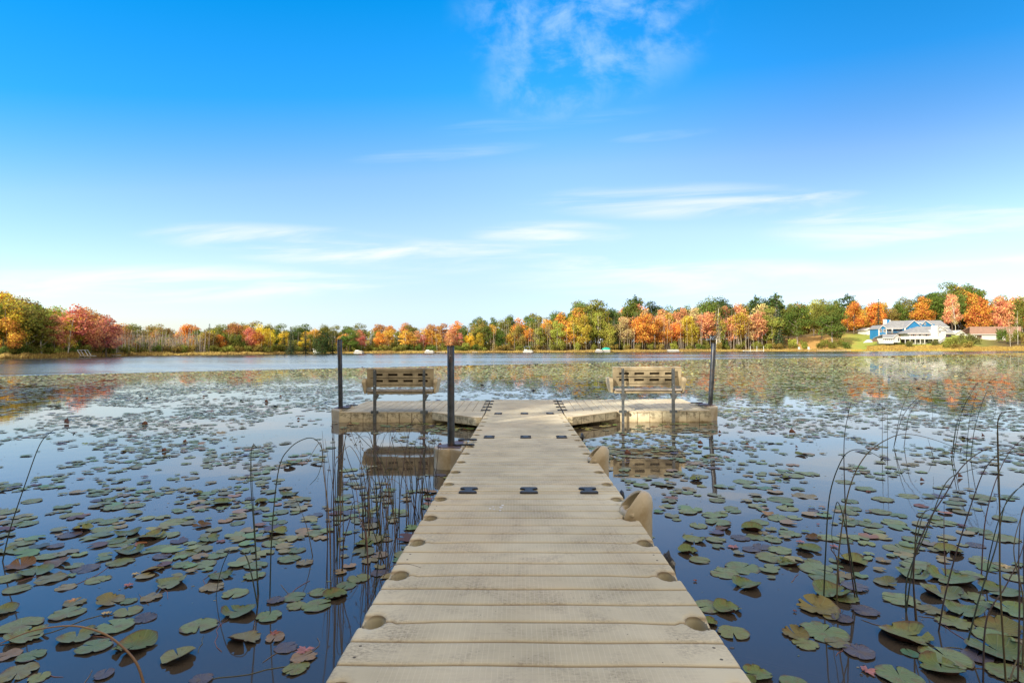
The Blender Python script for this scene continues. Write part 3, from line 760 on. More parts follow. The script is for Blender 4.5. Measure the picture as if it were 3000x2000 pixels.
def k_shrub(i):
    b = [(NR.uniform(-.5, .5), NR.uniform(-.3, .3), NR.uniform(.25, .72), .24, .22) for _ in range(11)]
    return leaf_mesh('foliage', b, 38, .045, .45)
SHRUBS = [k_shrub(i) for i in range(4)]
for L_ in list(KINDS.values()):
    for a, b in L_: a.materials.append(M_LEAF); b.materials.append(M_BARK)
for a in SHRUBS: a.materials.append(M_LEAF)
COLS = dict(orange=(.76, .33, .07), amber=(.74, .43, .08), yellow=(.78, .55, .06), gold=(.58, .43, .06), olive=(.27, .27, .05), green=(.16, .22, .04),
            dark=(.07, .115, .03), lime=(.42, .45, .08), salmon=(.78, .38, .19), red=(.68, .24, .17), rust=(.56, .27, .10), pale=(.70, .52, .25), brown=(.38, .27, .15), spruce=(.06, .095, .045), bronze=(.36, .27, .07))
CWORD = dict(orange='bright orange', amber='amber-orange', yellow='yellow', gold='golden', olive='olive green', green='green', dark='dark green', lime='yellow-green', salmon='salmon pink',
             red='red', rust='rust brown', pale='pale straw-coloured', brown='thin brownish', spruce='dark', bronze='bronze-green')
KW = dict(broad='broad-crowned tree', maple='maple', slim='slender tree', thin='half-bare tree', spruce='spruce', pine='tall pine')
CATW = dict(broad='tree', maple='maple tree', slim='tree', thin='tree', spruce='spruce tree', pine='pine tree')
MARK = [(150, 'at the left edge of the view'), (350, 'on the left shore point'), (560, 'just right of the left shore point'), (760, 'left of the white boat lift'),
        (880, 'near the white boat lift'), (1060, 'behind the left wing\'s pile'), (1270, 'beyond the left bench'), (1400, 'beyond the walkway\'s pile'), (1535, 'left of the blue-canopied boat'),
        (1690, 'right of the blue-canopied boat'), (1790, 'behind the green-covered boat'), (1960, 'beyond the right bench'), (2110, 'beyond the right wing\'s pile'),
        (2290, 'behind the white swim dock'), (2480, 'left of the houses'), (2580, 'directly left of the blue house'), (2700, 'behind the blue house'), (2835, 'behind the white house'), (9999, 'near the brown-roofed house')]
def mark(px): return next(m for p, m in MARK if px < p)
REG = []      # things whose labels get told apart at the end: (object, base label, sort key)
TC = 0
def hor(px): return 1022 - (px - 1526) * .0030
def ztop(px, py, Y): return at(px, py, Y).z
def tree(px, Y, ytop, kind, colr, rowword, width=1.0, bark=(.16, .13, .10), zb=None):
    global TC
    g0 = gz(px, Y) - .2 if zb is None else zb; h = ztop(px, ytop, Y) - g0
    if h < 2: return
    h *= 1.0
    var = KINDS[kind][R.randrange(len(KINDS[kind]))]
    nm = {'spruce': 'spruce_tree', 'pine': 'pine_tree', 'maple': 'maple_tree'}.get(kind, 'broadleaf_tree')
    root = empty(nm, (ux(px) * Y, Y, g0), R.uniform(0, 6.28), cat=CATW[kind], group='autumn trees along the far shore')
    wsc = h * width * R.uniform(.9, 1.15); root.scale = (wsc, wsc, h)
    c = bpy.data.objects.new('crown', var[0]); link(c, root); t = bpy.data.objects.new('trunk', var[1]); link(t, root)
    k_ = R.uniform(.82, 1.15); cc = COLS[colr]
    c.color = tuple(min(.85, v * k_ * R.uniform(.93, 1.07)) for v in cc) + (1,); t.color = bark + (1,)
    size = 'tall' if h > 15 else 'small' if h < 7 else ''
    REG.append((root, ' '.join(f'{size} {CWORD[colr]} {rowword} {KW[kind]}, {mark(px)}'.split()), px)); TC += 1
    return root
SKY = [(-600, 850), (0, 852), (60, 872), (100, 886), (130, 891), (175, 906), (195, 920), (225, 895), (245, 898), (270, 917), (300, 928), (320, 924), (340, 945), (350, 962), (362, 950), (425, 959), (480, 953), (520, 958), (600, 950),
       (700, 945), (750, 950), (790, 949), (850, 959), (890, 952), (950, 949), (975, 959), (1010, 956), (1060, 953), (1110, 949), (1200, 955), (1300, 951), (1350, 943), (1400, 938), (1450, 926), (1500, 924), (1540, 921), (1595, 909), (1645, 912),
       (1670, 904), (1690, 892), (1740, 886), (1775, 896), (1800, 906), (1815, 925), (1822, 922), (1840, 888), (1860, 876), (1875, 884), (1920, 887), (1985, 895), (2030, 892), (2055, 878), (2110, 877), (2150, 878), (2190, 886), (2245, 874), (2270, 872),
       (2290, 877), (2330, 892), (2370, 875), (2430, 874), (2495, 880), (2530, 899), (2560, 884), (2600, 886), (2670, 862), (2700, 866), (2730, 855), (2780, 835), (2840, 841), (2890, 860), (2930, 868), (3000, 867), (3600, 870)]
def sky_y(px): return interp(SKY, px) - (5 if 340 < px < 1500 else 2)
PAL = [(180, 'lime amber gold bronze yellow olive orange lime', 'slim maple broad'), (350, 'salmon rust red rust orange bronze salmon gold', 'maple maple slim'), (560, 'bronze brown olive rust pale red olive', 'thin slim thin'),
       (760, 'rust orange olive green gold bronze amber red', 'maple slim broad'), (960, 'olive amber yellow green dark gold orange', 'maple broad slim'), (1350, 'orange salmon rust amber gold salmon red olive', 'maple slim slim'),
       (1500, 'olive green amber gold bronze green yellow', 'broad maple slim'), (1650, 'amber amber orange lime yellow bronze olive', 'maple slim slim'), (1815, 'olive lime gold pale yellow amber', 'slim maple slim'),
       (2050, 'orange salmon gold lime salmon pale orange', 'maple slim maple'), (2250, 'pale salmon lime pale bronze gold salmon', 'slim thin maple'), (2480, 'olive green bronze lime green', 'broad broad maple'), (2590, 'orange amber orange green', 'maple broad'),
       (2720, 'olive bronze orange gold olive green', 'broad maple'), (2850, 'olive rust salmon bronze pale amber green', 'maple thin broad slim'), (9999, 'olive orange rust green gold lime salmon', 'maple broad slim')]
BACKPAL = [(180, 'bronze olive lime amber'), (350, 'red rust bronze'), (960, 'olive green bronze orange'), (1350, 'olive orange green rust'), (1815, 'green olive green dark'), (2250, 'green olive dark orange green'), (2480, 'green olive orange lime'), (2590, 'green orange'), (2850, 'green olive bronze orange dark'), (9999, 'green orange olive rust')]
def pick(tab, px):
    for r_ in tab:
        if px < r_[0]: return r_
BIRCH = (.62, .58, .50); GREYB = (.34, .30, .25); BARKD = (.13, .10, .075)
def blocked(px, Y):   # keep the lawn and the houses clear
    return (2290 < px < 2850 and Y < 322) or (px >= 2850 and Y < 300)
# hero trees first
tree(1862, 262, 867, 'pine', 'dark', 'skyline', 1.3); tree(1850, 258, 885, 'broad', 'green', 'skyline', .9)
tree(1735, 252, 884, 'broad', 'olive', 'skyline', .95); tree(1705, 256, 889, 'broad', 'green', 'skyline', .8); tree(1795, 262, 902, 'maple', 'dark', 'skyline', .9)
tree(2080, 268, 876, 'broad', 'green', 'skyline', .8); tree(2115, 272, 878, 'broad', 'dark', 'skyline', .8); tree(2213, 285, 864, 'pine', 'dark', 'skyline', .9); tree(2272, 290, 858, 'pine', 'dark', 'skyline', 1.2)
tree(2484, 330, 861, 'pine', 'dark', 'skyline', 1.5)
tree(2336, 272, 890, 'broad', 'green', 'lawn', .80, GREYB); tree(2408, 282, 893, 'broad', 'olive', 'lawn', .85, GREYB); tree(2438, 262, 897, 'broad', 'green', 'lawn', .95, GREYB)
tree(2385, 300, 882, 'broad', 'lime', 'lawn', .9); tree(2310, 285, 893, 'maple', 'olive', 'lawn', .9)
tree(2502, 300, 884, 'maple', 'orange', 'garden', 1.15); tree(2525, 312, 900, 'maple', 'amber', 'garden', .9); tree(2562, 316, 881, 'maple', 'orange', 'garden', 1.05); tree(2585, 326, 880, 'maple', 'amber', 'garden', .9)
tree(2575, 300, 876, 'spruce', 'spruce', 'garden', .9)
tree(2702, 330, 868, 'maple', 'orange', 'skyline', .9); tree(2785, 345, 833, 'broad', 'green', 'skyline', .9); tree(2830, 350, 838, 'broad', 'green', 'skyline', .9)
tree(2800, 300, 872, 'thin', 'pale', 'garden', .8, BIRCH); tree(2790, 318, 855, 'maple', 'salmon', 'garden', .7)
tree(2982, 252, 905, 'thin', 'olive', 'shoreline', .5, BIRCH); tree(2960, 246, 930, 'thin', 'bronze', 'shoreline', .5, BIRCH)
tree(852, 172, 957, 'spruce', 'spruce', 'shoreline', 1.5); tree(895, 176, 962, 'spruce', 'spruce', 'shoreline', 1.7); tree(832, 178, 965, 'spruce', 'spruce', 'second-row', 1.5); tree(945, 176, 966, 'maple', 'dark', 'shoreline', 1.1); tree(975, 180, 972, 'spruce', 'spruce', 'shoreline', 1.7); tree(1025, 200, 968, 'broad', 'green', 'shoreline', 1.2)
tree(1815, 246, 975, 'spruce', 'spruce', 'shoreline', 1.6); tree(1800, 250, 935, 'broad', 'dark', 'second-row', .8); tree(10, 98, 985, 'spruce', 'spruce', 'shoreline', 1.3)
tree(228, 116, 894, 'slim', 'red', 'shoreline', 1.5, GREYB); tree(312, 122, 923, 'slim', 'red', 'shoreline', 1.5); tree(160, 108, 915, 'slim', 'salmon', 'shoreline', 1.4); tree(265, 118, 922, 'maple', 'salmon', 'shoreline', .75); tree(200, 110, 930, 'thin', 'gold', 'shoreline', 1.3, BIRCH)
tree(25, 100, 925, 'maple', 'amber', 'shoreline', 1.0); tree(120, 106, 905, 'slim', 'olive', 'shoreline', 1.4, BIRCH); tree(80, 104, 892, 'slim', 'olive', 'shoreline', 1.4, BIRCH)
# the rest of the wood, in rows
def row(px0, px1, step, off, dy, word, back=False):
    px = px0
    while px < px1:
        q = px + R.uniform(-.4, .4) * step; Y = shore(q) + off + R.uniform(-.25, .25) * off
        st = step * R.uniform(.75, 1.25); px += st
        if blocked(q, Y) : 
            if not back: continue
            Y = 335 + R.uniform(0, 25)
        pal = pick(PAL, q)
        if back: colr = R.choice(pick(BACKPAL, q)[1].split()); kind = R.choice(['broad', 'maple', 'broad'])
        else: colr = R.choice(pal[1].split()); kind = R.choice(pal[2].split())
        bark = R.choice([BIRCH, GREYB, BARKD, GREYB]) if kind in ('slim', 'thin') else R.choice([BARKD, GREYB])
        yt = sky_y(q) + R.uniform(*dy)
        hh = hor(q) - yt
        if kind in ('slim', 'thin') and colr == 'dark': colr = 'olive'
        wd = {'broad': 1.0, 'maple': 1.05, 'slim': 1.5, 'thin': 1.4, 'spruce': 1.2}[kind]
        near = .86 if q > 1300 else 1.0
        if R.random() < .045 and not back: kind, colr, wd = 'spruce', 'spruce', 1.4
        tree(q, Y, yt, kind, colr, word, wd * near, bark)
row(-90, 2290, 26, 7, (18, 52), 'shoreline'); row(-110, 2290, 32, 17, (4, 28), 'second-row')
row(-90, 3080, 42, 42, (-2, 9), 'skyline', True); row(2600, 3100, 46, 75, (6, 30), 'second-row'); row(2850, 3100, 60, 52, (20, 55), 'second-row')
# far woods that close the gaps, one mass
C, Nn, S = [], [], []
for i in range(13000):
    low = i > 5500
    px = R.uniform(-700, 3700) if i < 9500 else R.uniform(2290, 3100); Y = shore(px) + (R.uniform(16, 34) if low else R.uniform(50, 75)) if not (2290 < px < 3100) else R.uniform(352, 372)
    g0 = gz(px, Y); zt = ztop(px, sky_y(px) + R.uniform(14, 60) , Y)
    if low: zt = g0 + .55 * (zt - g0)
    if zt < g0 + .5: zt = g0 + 2
    c0 = Vector((ux(px) * Y, Y, zt if R.random() < .3 else R.uniform(g0, zt)))
    for q in range(16):
        C.append((c0.x + R.gauss(0, 1.1), c0.y + R.gauss(0, 1), max(g0, c0.z - abs(R.gauss(0, 1.3)) - (R.random() < .5) * R.uniform(0, 5)))); S.append(R.uniform(.25, .5))
C = np.array(C); Nn = NR.normal(size=C.shape); Nn[:, 1] -= 1.0; Nn /= np.linalg.norm(Nn, axis=1)[:, None]
v = rot_quads(C, Nn, np.array(S)); me = np_mesh('far_woods', v, np.arange(len(v)), np.full(len(C), 4))
o = obj('far_woods', me, M_LEAF, kind='stuff', label='mass of green and bronze woods behind the shoreline trees', cat='woods'); o.color = (.36, .27, .075, 1)
# bare grey stems among the shore trees: part of the undergrowth mass
g = MB()
for i in range(900):
    px = R.choice([R.uniform(330, 620), R.uniform(330, 620), R.uniform(-60, 2290), R.uniform(1500, 2290)]); Y = shore(px) + R.uniform(3, 14)
    z0 = gz(px, Y); h = (ztop(px, sky_y(px), Y) - z0) * R.uniform(.45, .85); x0 = ux(px) * Y; l_ = R.uniform(-.08, .08) * h
    g.tube([(x0, Y, z0 - .2), (x0 + l_ * .4, Y, z0 + h * .5), (x0 + l_, Y, z0 + h)], [.07, .05, .015], 3, False)
o = obj('bare_stems', g, M_BARK, kind='stuff', label='thin bare grey stems crowding the far shore wood', cat='stems'); o.color = (.36, .31, .25, 1)
# shoreline shrubs
px = -80; i = 0
while px < 3060:
    step = R.uniform(24, 44); px += step
    if 2480 < px < 2760: continue
    big = 2840 < px
    for lay in range(2):
        q = px + R.uniform(-10, 10); Y = shore(q) + (2.6 if lay == 0 else 5.5) + R.uniform(0, 1.5) + (16 if big else 0)
        if big and q < 2935: continue
        colr = R.choice(['olive', 'olive', 'bronze', 'lime', 'green', 'olive']); sc_ = Y / 165
        root = empty('shoreline_shrub', (ux(q) * Y, Y, gz(q, Y) - .15), R.uniform(0, 6.28), cat='shrub', group='shrubs along the far shore')
        hh = R.uniform(2.3, 3.4) * (1.0 if lay == 0 else 1.35) * sc_ ** .5 * (1.5 if big else 1); wv = R.uniform(2.2, 3.4) * sc_ ** .4 * (1.2 if big else 1)
        root.scale = (wv, wv, hh); c = bpy.data.objects.new('foliage', R.choice(SHRUBS)); link(c, root)
        kk = R.uniform(.75, 1.1); c.color = tuple(v_ * kk for v_ in COLS[colr]) + (1,)
        REG.append((root, f"{CWORD[colr]} {'bank shrub' if lay else 'waterline shrub'}, {mark(q)}", q))
for q, Y, hh, wv in ((2663, 0, 3.6, 3.4), (2740, 0, 3.3, 3.6), (2790, 0, 3.6, 3.2), (2825, 0, 6.2, 4.6), (2855, 0, 5.0, 4.2), (2622, 1, 2.6, 2.2), (2440, 2, 2.6, 1.8)):
    Y = {0: 256, 1: 262.5, 2: 258}[Y]
    root = empty('garden_shrub', (ux(q) * Y, Y, gz(q, Y) - .2), R.uniform(0, 6.28), cat='shrub', group='shrubs in front of the houses'); root.scale = (wv, wv, hh)
    c = bpy.data.objects.new('foliage', R.choice(SHRUBS)); link(c, root); c.color = (.20, .20, .06, 1)
    REG.append((root, f"rounded olive shrub in front of the houses, {mark(q)}", q))
# sedge and reeds along the far waterline
def sedge(name, px0, px1, cnt, o0, o1, h0, h1, colr, label):
    C, S = [], []; V = []
    for i in range(cnt):
        px = R.uniform(px0, px1); off = R.uniform(o0, o1); Y = shore(px) + off; z0 = gz(px, Y) - .1; x0 = ux(px) * Y
        h = R.uniform(h0, h1) * (.7 + .5 * noise.noise(Vector((px * .03, off * .3, 0)))); wd = R.uniform(.06, .16); dx = R.uniform(-.3, .3)
        a_ = R.uniform(-.5, .5)
        V += [(x0 - wd, Y, z0), (x0 + wd, Y + a_ * wd, z0), (x0 + dx + wd * .3, Y + .1, z0 + h), (x0 + dx - wd * .3, Y + .1, z0 + h * .9)]
    me = np_mesh(name, V, np.arange(len(V)), np.full(cnt, 4)); o = obj(name, me, M_SEDGE, kind='stuff', label=label, cat='sedge'); o.color = colr + (1,)
sedge('sedge', -300, 2480, 26000, -.3, 2.6, .4, 1.1, (.44, .32, .11), 'tan sedge fringe along the far waterline')
sedge('golden_reeds', 2540, 3400, 26000, .2, 8, .6, 1.5, (.48, .34, .10), 'golden reeds on the bank below the houses')
sedge('low_reeds', 2480, 3400, 5000, -.4, 1.5, .3, .8, (.55, .36, .08), 'short golden reeds at the water line below the houses')

# ------------------------------------------------------------------ shade trees on the near bank (behind the photographer, up-sun)
SHADE = [(-5, -7.5, 15), (-8.3, -6.8, 15.5), (-15, -8.5, 13.5), (-23.8, -6.6, 20), (-26, -8.0, 22), (-29, -6.8, 22), (-34, -8.5, 23), (-39, -6.9, 22), (-45, -8.2, 22), (-11, -12.5, 17), (-23, -13.5, 15), (-31, -13, 24), (-1, -9, 13), (-27, -10.5, 23), (-18.5, -11, 14), (-7.5, -10, 17)]
for (sx, sy, hh) in SHADE:
    var = KINDS['broad'][R.randrange(5)]
    root = empty('bank_tree', (sx, sy, 0), R.uniform(0, 6.28), label='leafy tree on the near bank behind the viewer, shading the dock', cat='tree', group='trees on the near bank behind the viewer')
    root.scale = (hh * .75, hh * .75, hh); c = bpy.data.objects.new('crown', var[0]); link(c, root); t = bpy.data.objects.new('trunk', var[1]); link(t, root)
    c.color = (.20, .20, .04, 1); t.color = (.12, .1, .08, 1)

# ------------------------------------------------------------------ houses
M_BLUE = simple('blue_siding', (.018, .19, .42), .6, var=.08, scale=.4); M_WHITE = simple('white_siding', (.64, .63, .60), .6, var=.05, scale=.3)
M_GSID = simple('grey_and_shaded_siding', (.56, .56, .55), .6, var=.06, scale=.3); M_SHIN = simple('grey_shingles', (.25, .26, .275), .85, var=.18, scale=.9)  # grey siding, also used as painted shade on two white right-hand gables
M_BSHIN = simple('red_brown_shingles', (.30, .18, .13), .85, var=.15, scale=.9); M_GLASS = simple('dark_window_glass', (.04, .05, .07), .12, var=.2, scale=.5)
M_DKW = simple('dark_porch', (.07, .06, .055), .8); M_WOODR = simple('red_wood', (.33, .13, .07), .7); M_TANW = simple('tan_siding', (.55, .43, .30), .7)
def wbox(par, name, px0, px1, py0, py1, Y, dep, mat):
    a = at(px0, py1, Y); b = at(px1, py0, Y); g = MB(); g.box(a.x, b.x, Y, Y + dep, a.z, b.z); return obj(name, g, mat, par)
def slab(par, name, pts, th, mat):
    P_ = [Vector(p) for p in pts]; g = MB(); nrm = (P_[1] - P_[0]).cross(P_[2] - P_[0]).normalized()
    if nrm.z < 0: nrm = -nrm
    g.prism(P_, -nrm * th); return obj(name, g, mat, par)
def roof_x(par, px0, px1, pye, pyr, Y, dep, mat, over=.5, rin=0, rin2=0, fascia=True):
    """ridge parallel to x: front and back slopes"""
    e0, e1 = at(px0, pye, Y - over), at(px1, pye, Y - over); r0, r1 = at(px0 + rin, pyr, Y + dep / 2), at(px1 - rin2, pyr, Y + dep / 2)
    ro = slab(par, 'roof', [e0, e1, r1, r0], .18, mat)
    b0, b1 = Vector((e0.x, Y + dep + over, e0.z)), Vector((e1.x, Y + dep + over, e1.z)); slab(ro, 'roof_slope', [r0, r1, b1, b0], .18, mat)
    if rin: slab(ro, 'roof_slope', [e0, r0, b0], .18, mat)
    if rin2: slab(ro, 'roof_slope', [e1, r1, b1], .18, mat)
    if fascia:
        g = MB(); g.box(e0.x, e1.x, Y - over - .06, Y - over + .0, e0.z - .32, e0.z + .02); obj('fascia', g, M_WHITE, ro)
    return ro
def gable(par, px0, px1, pxa, pye, pya, Y, dep, wallm, roofm, pye2=None, tw=.30):
    """gable end facing the lake; ridge runs back"""
    pye2 = pye if pye2 is None else pye2
    a, b, t = at(px0, pye, Y), at(px1, pye2, Y), at(pxa, pya, Y)
    g = MB(); g.prism([a, b, t], (0, .2, 0)); gw = obj('gable_wall', g, wallm, par)
    ro = None
    for p, sgn in ((a, -1), (b, 1)):
        q = p + (p - t).normalized() * .5
        pts = [Vector((q.x, Y - .4, q.z + .1)), Vector((t.x, Y - .4, t.z + .1)), Vector((t.x, Y + dep, t.z + .1)), Vector((q.x, Y + dep, q.z + .1))]
        o_ = slab(par, 'roof', pts, .12, roofm)
        # white barge board along the rake
        u_ = (t - q); g = MB(); n_ = Vector((0, 0, -tw)); g.prism([Vector((q.x, Y - .48, q.z + .08)), Vector((t.x, Y - .48, t.z + .08)), Vector((t.x, Y - .48, t.z + .08 - tw * 1.1)), Vector((q.x, Y - .48, q.z + .08 - tw))], (0, .06, 0))
        obj('barge_board', g, M_WHITE, o_)
    return gw
def window(par, px0, px1, py0, py1, Y, bars=1, frame=M_WHITE):
    a = at(px0, py1, Y); b = at(px1, py0, Y); g = MB(); t = .12
    g.box(a.x - t, b.x + t, Y - .07, Y, a.z - t, a.z); g.box(a.x - t, b.x + t, Y - .07, Y, b.z, b.z + t); g.box(a.x - t, a.x, Y - .07, Y, a.z, b.z); g.box(b.x, b.x + t, Y - .07, Y, a.z, b.z)
    for i in range(bars):
        xm = a.x + (b.x - a.x) * (i + 1) / (bars + 1); g.box(xm - .05, xm + .05, Y - .06, Y, a.z, b.z)
    o = obj('window', g, frame, par); p = MB(); p.box(a.x, b.x, Y - .03, Y - .005, a.z, b.z); obj('pane', p, M_GLASS, o); return o
# blue house
bh = empty('blue_house', (at(2640, 993, 276).x, 276, 0), label='two-storey blue house with grey roofs, white trim and balcony on the hill', cat='house')
def atp(root):   # children are modelled in world space: undo the root's offset
    for c in root.children: c.matrix_parent_inverse = Matrix.Translation(-root.location)
wbox(bh, 'wall', 2575.5, 2597, 962, 994, 270, 7, M_BLUE)
gable(bh, 2575, 2597.5, 2584.5, 962, 952.5, 269.98, 7.5, M_BLUE, M_SHIN)
wbox(bh, 'corner_trim', 2574.6, 2576.6, 962, 994, 269.9, .3, M_WHITE); wbox(bh, 'corner_trim', 2595.6, 2598, 961, 994, 269.9, .3, M_WHITE)
window(bh, 2578, 2583.5, 964.5, 972.5, 269.97); window(bh, 2588.5, 2594.5, 964.5, 972.5, 269.97)
wbox(bh, 'wall', 2598, 2652, 962, 994, 274, 9, M_BLUE)
roof_x(bh, 2596, 2653, 961.5, 939.5, 273, 9, M_SHIN, .6, 16, -24)
window(bh, 2602, 2608, 964, 972, 273.96, 1); window(bh, 2627, 2635, 963, 969, 273.96, 2); window(bh, 2611, 2614.5, 964, 975, 273.96, 0)
wbox(bh, 'chimney', 2596.5, 2608.5, 936, 955, 278, 2, M_BLUE)
wbox(bh, 'chimney_trim', 2595.5, 2598.2, 935, 955, 277.9, 2.2, M_WHITE); wbox(bh, 'chimney_trim', 2606.5, 2609.2, 937, 955, 277.9, 2.2, M_WHITE)
wbox(bh, 'wall', 2651, 2702, 960, 988, 271.5, 9, M_BLUE); gable(bh, 2651, 2703, 2676.5, 960.5, 938, 271.48, 10, M_BLUE, M_SHIN, 959.5)
wbox(bh, 'wall', 2684, 2716, 946, 962, 273.2, 5, M_BLUE); wbox(bh, 'fascia', 2684, 2704, 944.6, 947, 273, .3, M_WHITE)
window(bh, 2665.5, 2672, 962, 968, 271.46, 1)
gable(bh, 2700, 2738, 2709.5, 949, 938.2, 272.9, 9, M_BLUE, M_SHIN, 957)
wbox(bh, 'wall', 2701, 2738, 949, 985, 273, 9, M_BLUE)
window(bh, 2708, 2711.5, 945.5, 951.5, 272.86, 0)
# balcony
wbox(bh, 'balcony', 2599, 2664, 974.4, 977.5, 270, 4, M_DKW); 
g = MB()
for px_ in range(2600, 2664, 3):
    a = at(px_, 974.5, 270); g.box(a.x - .03, a.x + .03, 270, 270.06, a.z, a.z + .9)
a = at(2600, 969, 270); b = at(2664, 969, 270); g.box(a.x, b.x, 269.97, 270.09, a.z - .02, a.z + .08); obj('balcony_rail', g, M_DKW, bh)
for px_ in (2613, 2636, 2647, 2663): wbox(bh, 'balcony_post', px_, px_ + 2.2, 977.5, 990, 270.1, .3, M_WOODR)
wbox(bh, 'balcony_post', 2613.5, 2616, 961, 975, 270.3, .3, M_WHITE); wbox(bh, 'balcony_post', 2650.5, 2653.5, 961, 976, 270.3, .3, M_WHITE)
atp(bh)
# grey garage wing at the right of the white house
gw = empty('garage_wing', (at(2770, 985, 282).x, 282, 0), label='grey-roofed garage wing at the right end of the hillside houses', cat='garage')
wbox(gw, 'wall', 2735, 2792, 975, 990, 283, 8, M_GSID)
roof_x(gw, 2736, 2797, 976, 957, 282, 9, M_SHIN, .5, 0, 22)
roof_x(gw, 2716, 2782, 957.5, 938.4, 286, 9, M_SHIN, .5, 0, 26); wbox(gw, 'door', 2776, 2790, 977.5, 985, 282.95, .1, M_WHITE)
atp(gw)
# white house
wh = empty('white_house', (at(2700, 1007, 262).x, 262, 0), label='white house with grey roof, white chimney and long raised deck', cat='house')
wbox(wh, 'wall', 2664, 2738, 976, 986, 264, 8, M_WHITE)
roof_x(wh, 2659, 2735, 976, 956, 263.5, 9, M_SHIN, .6, 28, 0)
wbox(wh, 'wall', 2746, 2771, 969, 986, 263, 9, M_GSID); gable(wh, 2740, 2773, 2751.5, 968, 955, 262.9, 10, M_GSID, M_SHIN, 967)  # greyer siding carries the shade of this white right gable
wbox(wh, 'wall', 2728, 2747, 966, 986, 263.3, 7, M_WHITE)
wbox(wh, 'chimney', 2732.5, 2747.5, 953.5, 986, 262.0, .95, M_WHITE)
for a_, b_, n_ in ((2674, 2679, 0), (2691.5, 2698, 1), (2711, 2717, 0)): window(wh, a_, b_, 977.8, 983.8, 263.98, n_)
for px_ in (2670, 2681, 2706.5, 2719): wbox(wh, 'shutter', px_, px_ + 1.7, 977.5, 984, 263.93, .06, M_WOODR)
window(wh, 2751, 2755.5, 968, 974.5, 262.96, 1)
wbox(wh, 'deck_railing', 2638, 2769, 985.5, 993.5, 259, .25, M_WHITE); wbox(wh, 'deck_floor', 2638, 2769, 991.8, 993.2, 259.3, 4.4, M_WHITE)
wbox(wh, 'lower_wall', 2668, 2750, 993.4, 1006, 263.2, 5, M_GSID); wbox(wh, 'foundation', 2664, 2716, 1002.5, 1007.5, 261.8, 1.2, M_WHITE)
for a_, b_ in ((2674, 2681), (2688, 2694), (2711, 2718), (2728, 2733)): window(wh, a_, b_, 995, 1002, 263.18, 0, M_GSID)
for px_ in (2652, 2666, 2681, 2696, 2709, 2733, 2750): wbox(wh, 'deck_post', px_, px_ + 1.3, 993.4, 1006.5, 259.1, .22, M_WHITE if px_ > 2660 else M_GSID)
st_ = MB()
for i in range(9):
    a = at(2766 - i * 1.9, 993 + i * 1.35, 258.6); st_.box(a.x - .35, a.x + .1, 258.0, 259.0, a.z - .35, a.z + .75)
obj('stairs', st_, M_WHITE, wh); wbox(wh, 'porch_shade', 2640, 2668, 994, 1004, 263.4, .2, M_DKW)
atp(wh)
# boathouse
bo = empty('boathouse', (at(2610, 1004, 258).x, 258, 0), label='small white boathouse with four square windows and grey roof', cat='shed')
wbox(bo, 'wall', 2589.5, 2618, 990, 1006, 258, 5, M_WHITE); roof_x(bo, 2585.5, 2618, 989.5, 978.5, 258, 6, M_SHIN, .5, 0, -8)
wbox(bo, 'wall', 2616, 2636.5, 990, 1003, 258.4, 5.2, M_GSID); gable(bo, 2614, 2637.5, 2625.5, 989.5, 978.8, 258.3, 6, M_GSID, M_SHIN, 990)  # boathouse's right gable: shade painted in as greyer siding
for i in range(4): window(bo, 2593 + i * 5.6, 2595.8 + i * 5.6, 993, 995.8, 257.96, 0)
wbox(bo, 'door', 2631, 2634, 990, 999, 258.35, .06, M_GLASS); atp(bo)
# cottage behind, left
co_ = empty('small_cottage', (at(2555, 980, 296).x, 296, 0), label='small cream cottage with low white gable left of the blue house', cat='cottage')
wbox(co_, 'wall', 2537, 2575, 966, 980, 296, 7, M_WHITE); gable(co_, 2535, 2578, 2557, 967, 959.5, 295.9, 8, M_TANW, M_WHITE, 967); wbox(co_, 'foundation', 2542, 2560, 978, 983, 295.7, .3, M_WHITE); window(co_, 2548, 2553, 968, 971, 295.9, 0); atp(co_)
# brown-roofed house
br_ = empty('brown_roof_house', (at(2900, 995, 282).x, 282, 0), label='long white house under a red-brown roof at the right edge', cat='house')
wbox(br_, 'wall', 2850, 2985, 978, 998, 282, 8, M_WHITE); roof_x(br_, 2841, 2992, 978.5, 956.5, 282, 9, M_BSHIN, .6)
window(br_, 2863, 2875, 980.5, 989, 281.96, 3, M_WOODR); window(br_, 2925, 2932, 981, 989, 281.96, 1, M_WOODR)
wbox(br_, 'wall', 2795, 2822, 978, 990, 284, 5, M_WHITE); gable(br_, 2793, 2824, 2813, 979, 967.5, 283.9, 6, M_WHITE, M_WHITE, 976)
atp(br_)
hb = empty('house_in_woods', (at(2070, 980, 262).x, 262, 0), label='white house glimpsed through the trees beyond the right wing\'s pile', cat='house')
wbox(hb, 'wall', 2054, 2084, 974, 984, 262, 5, M_WHITE); roof_x(hb, 2053, 2085, 974, 969.5, 262, 5, M_SHIN, .3); window(hb, 2060, 2064, 976, 980, 261.97, 0); window(hb, 2072, 2076, 976, 980, 261.97, 0); wbox(hb, 'chimney', 2056, 2058, 964, 974, 263, .6, M_WHITE); atp(hb)
hb = empty('cabin', (at(790, 1012, 182).x, 182, 0), label='low dark-roofed cabin under trees on the left wood\'s edge', cat='cabin')
wbox(hb, 'wall', 773, 800, 1008, 1015, 183, 4, M_GSID); roof_x(hb, 771, 802, 1008, 1004, 183, 4, M_SHIN, .3); window(hb, 797, 799.5, 1008.6, 1012, 182.97, 0); window(hb, 778, 782, 1009.5, 1012.5, 182.97, 0); atp(hb)
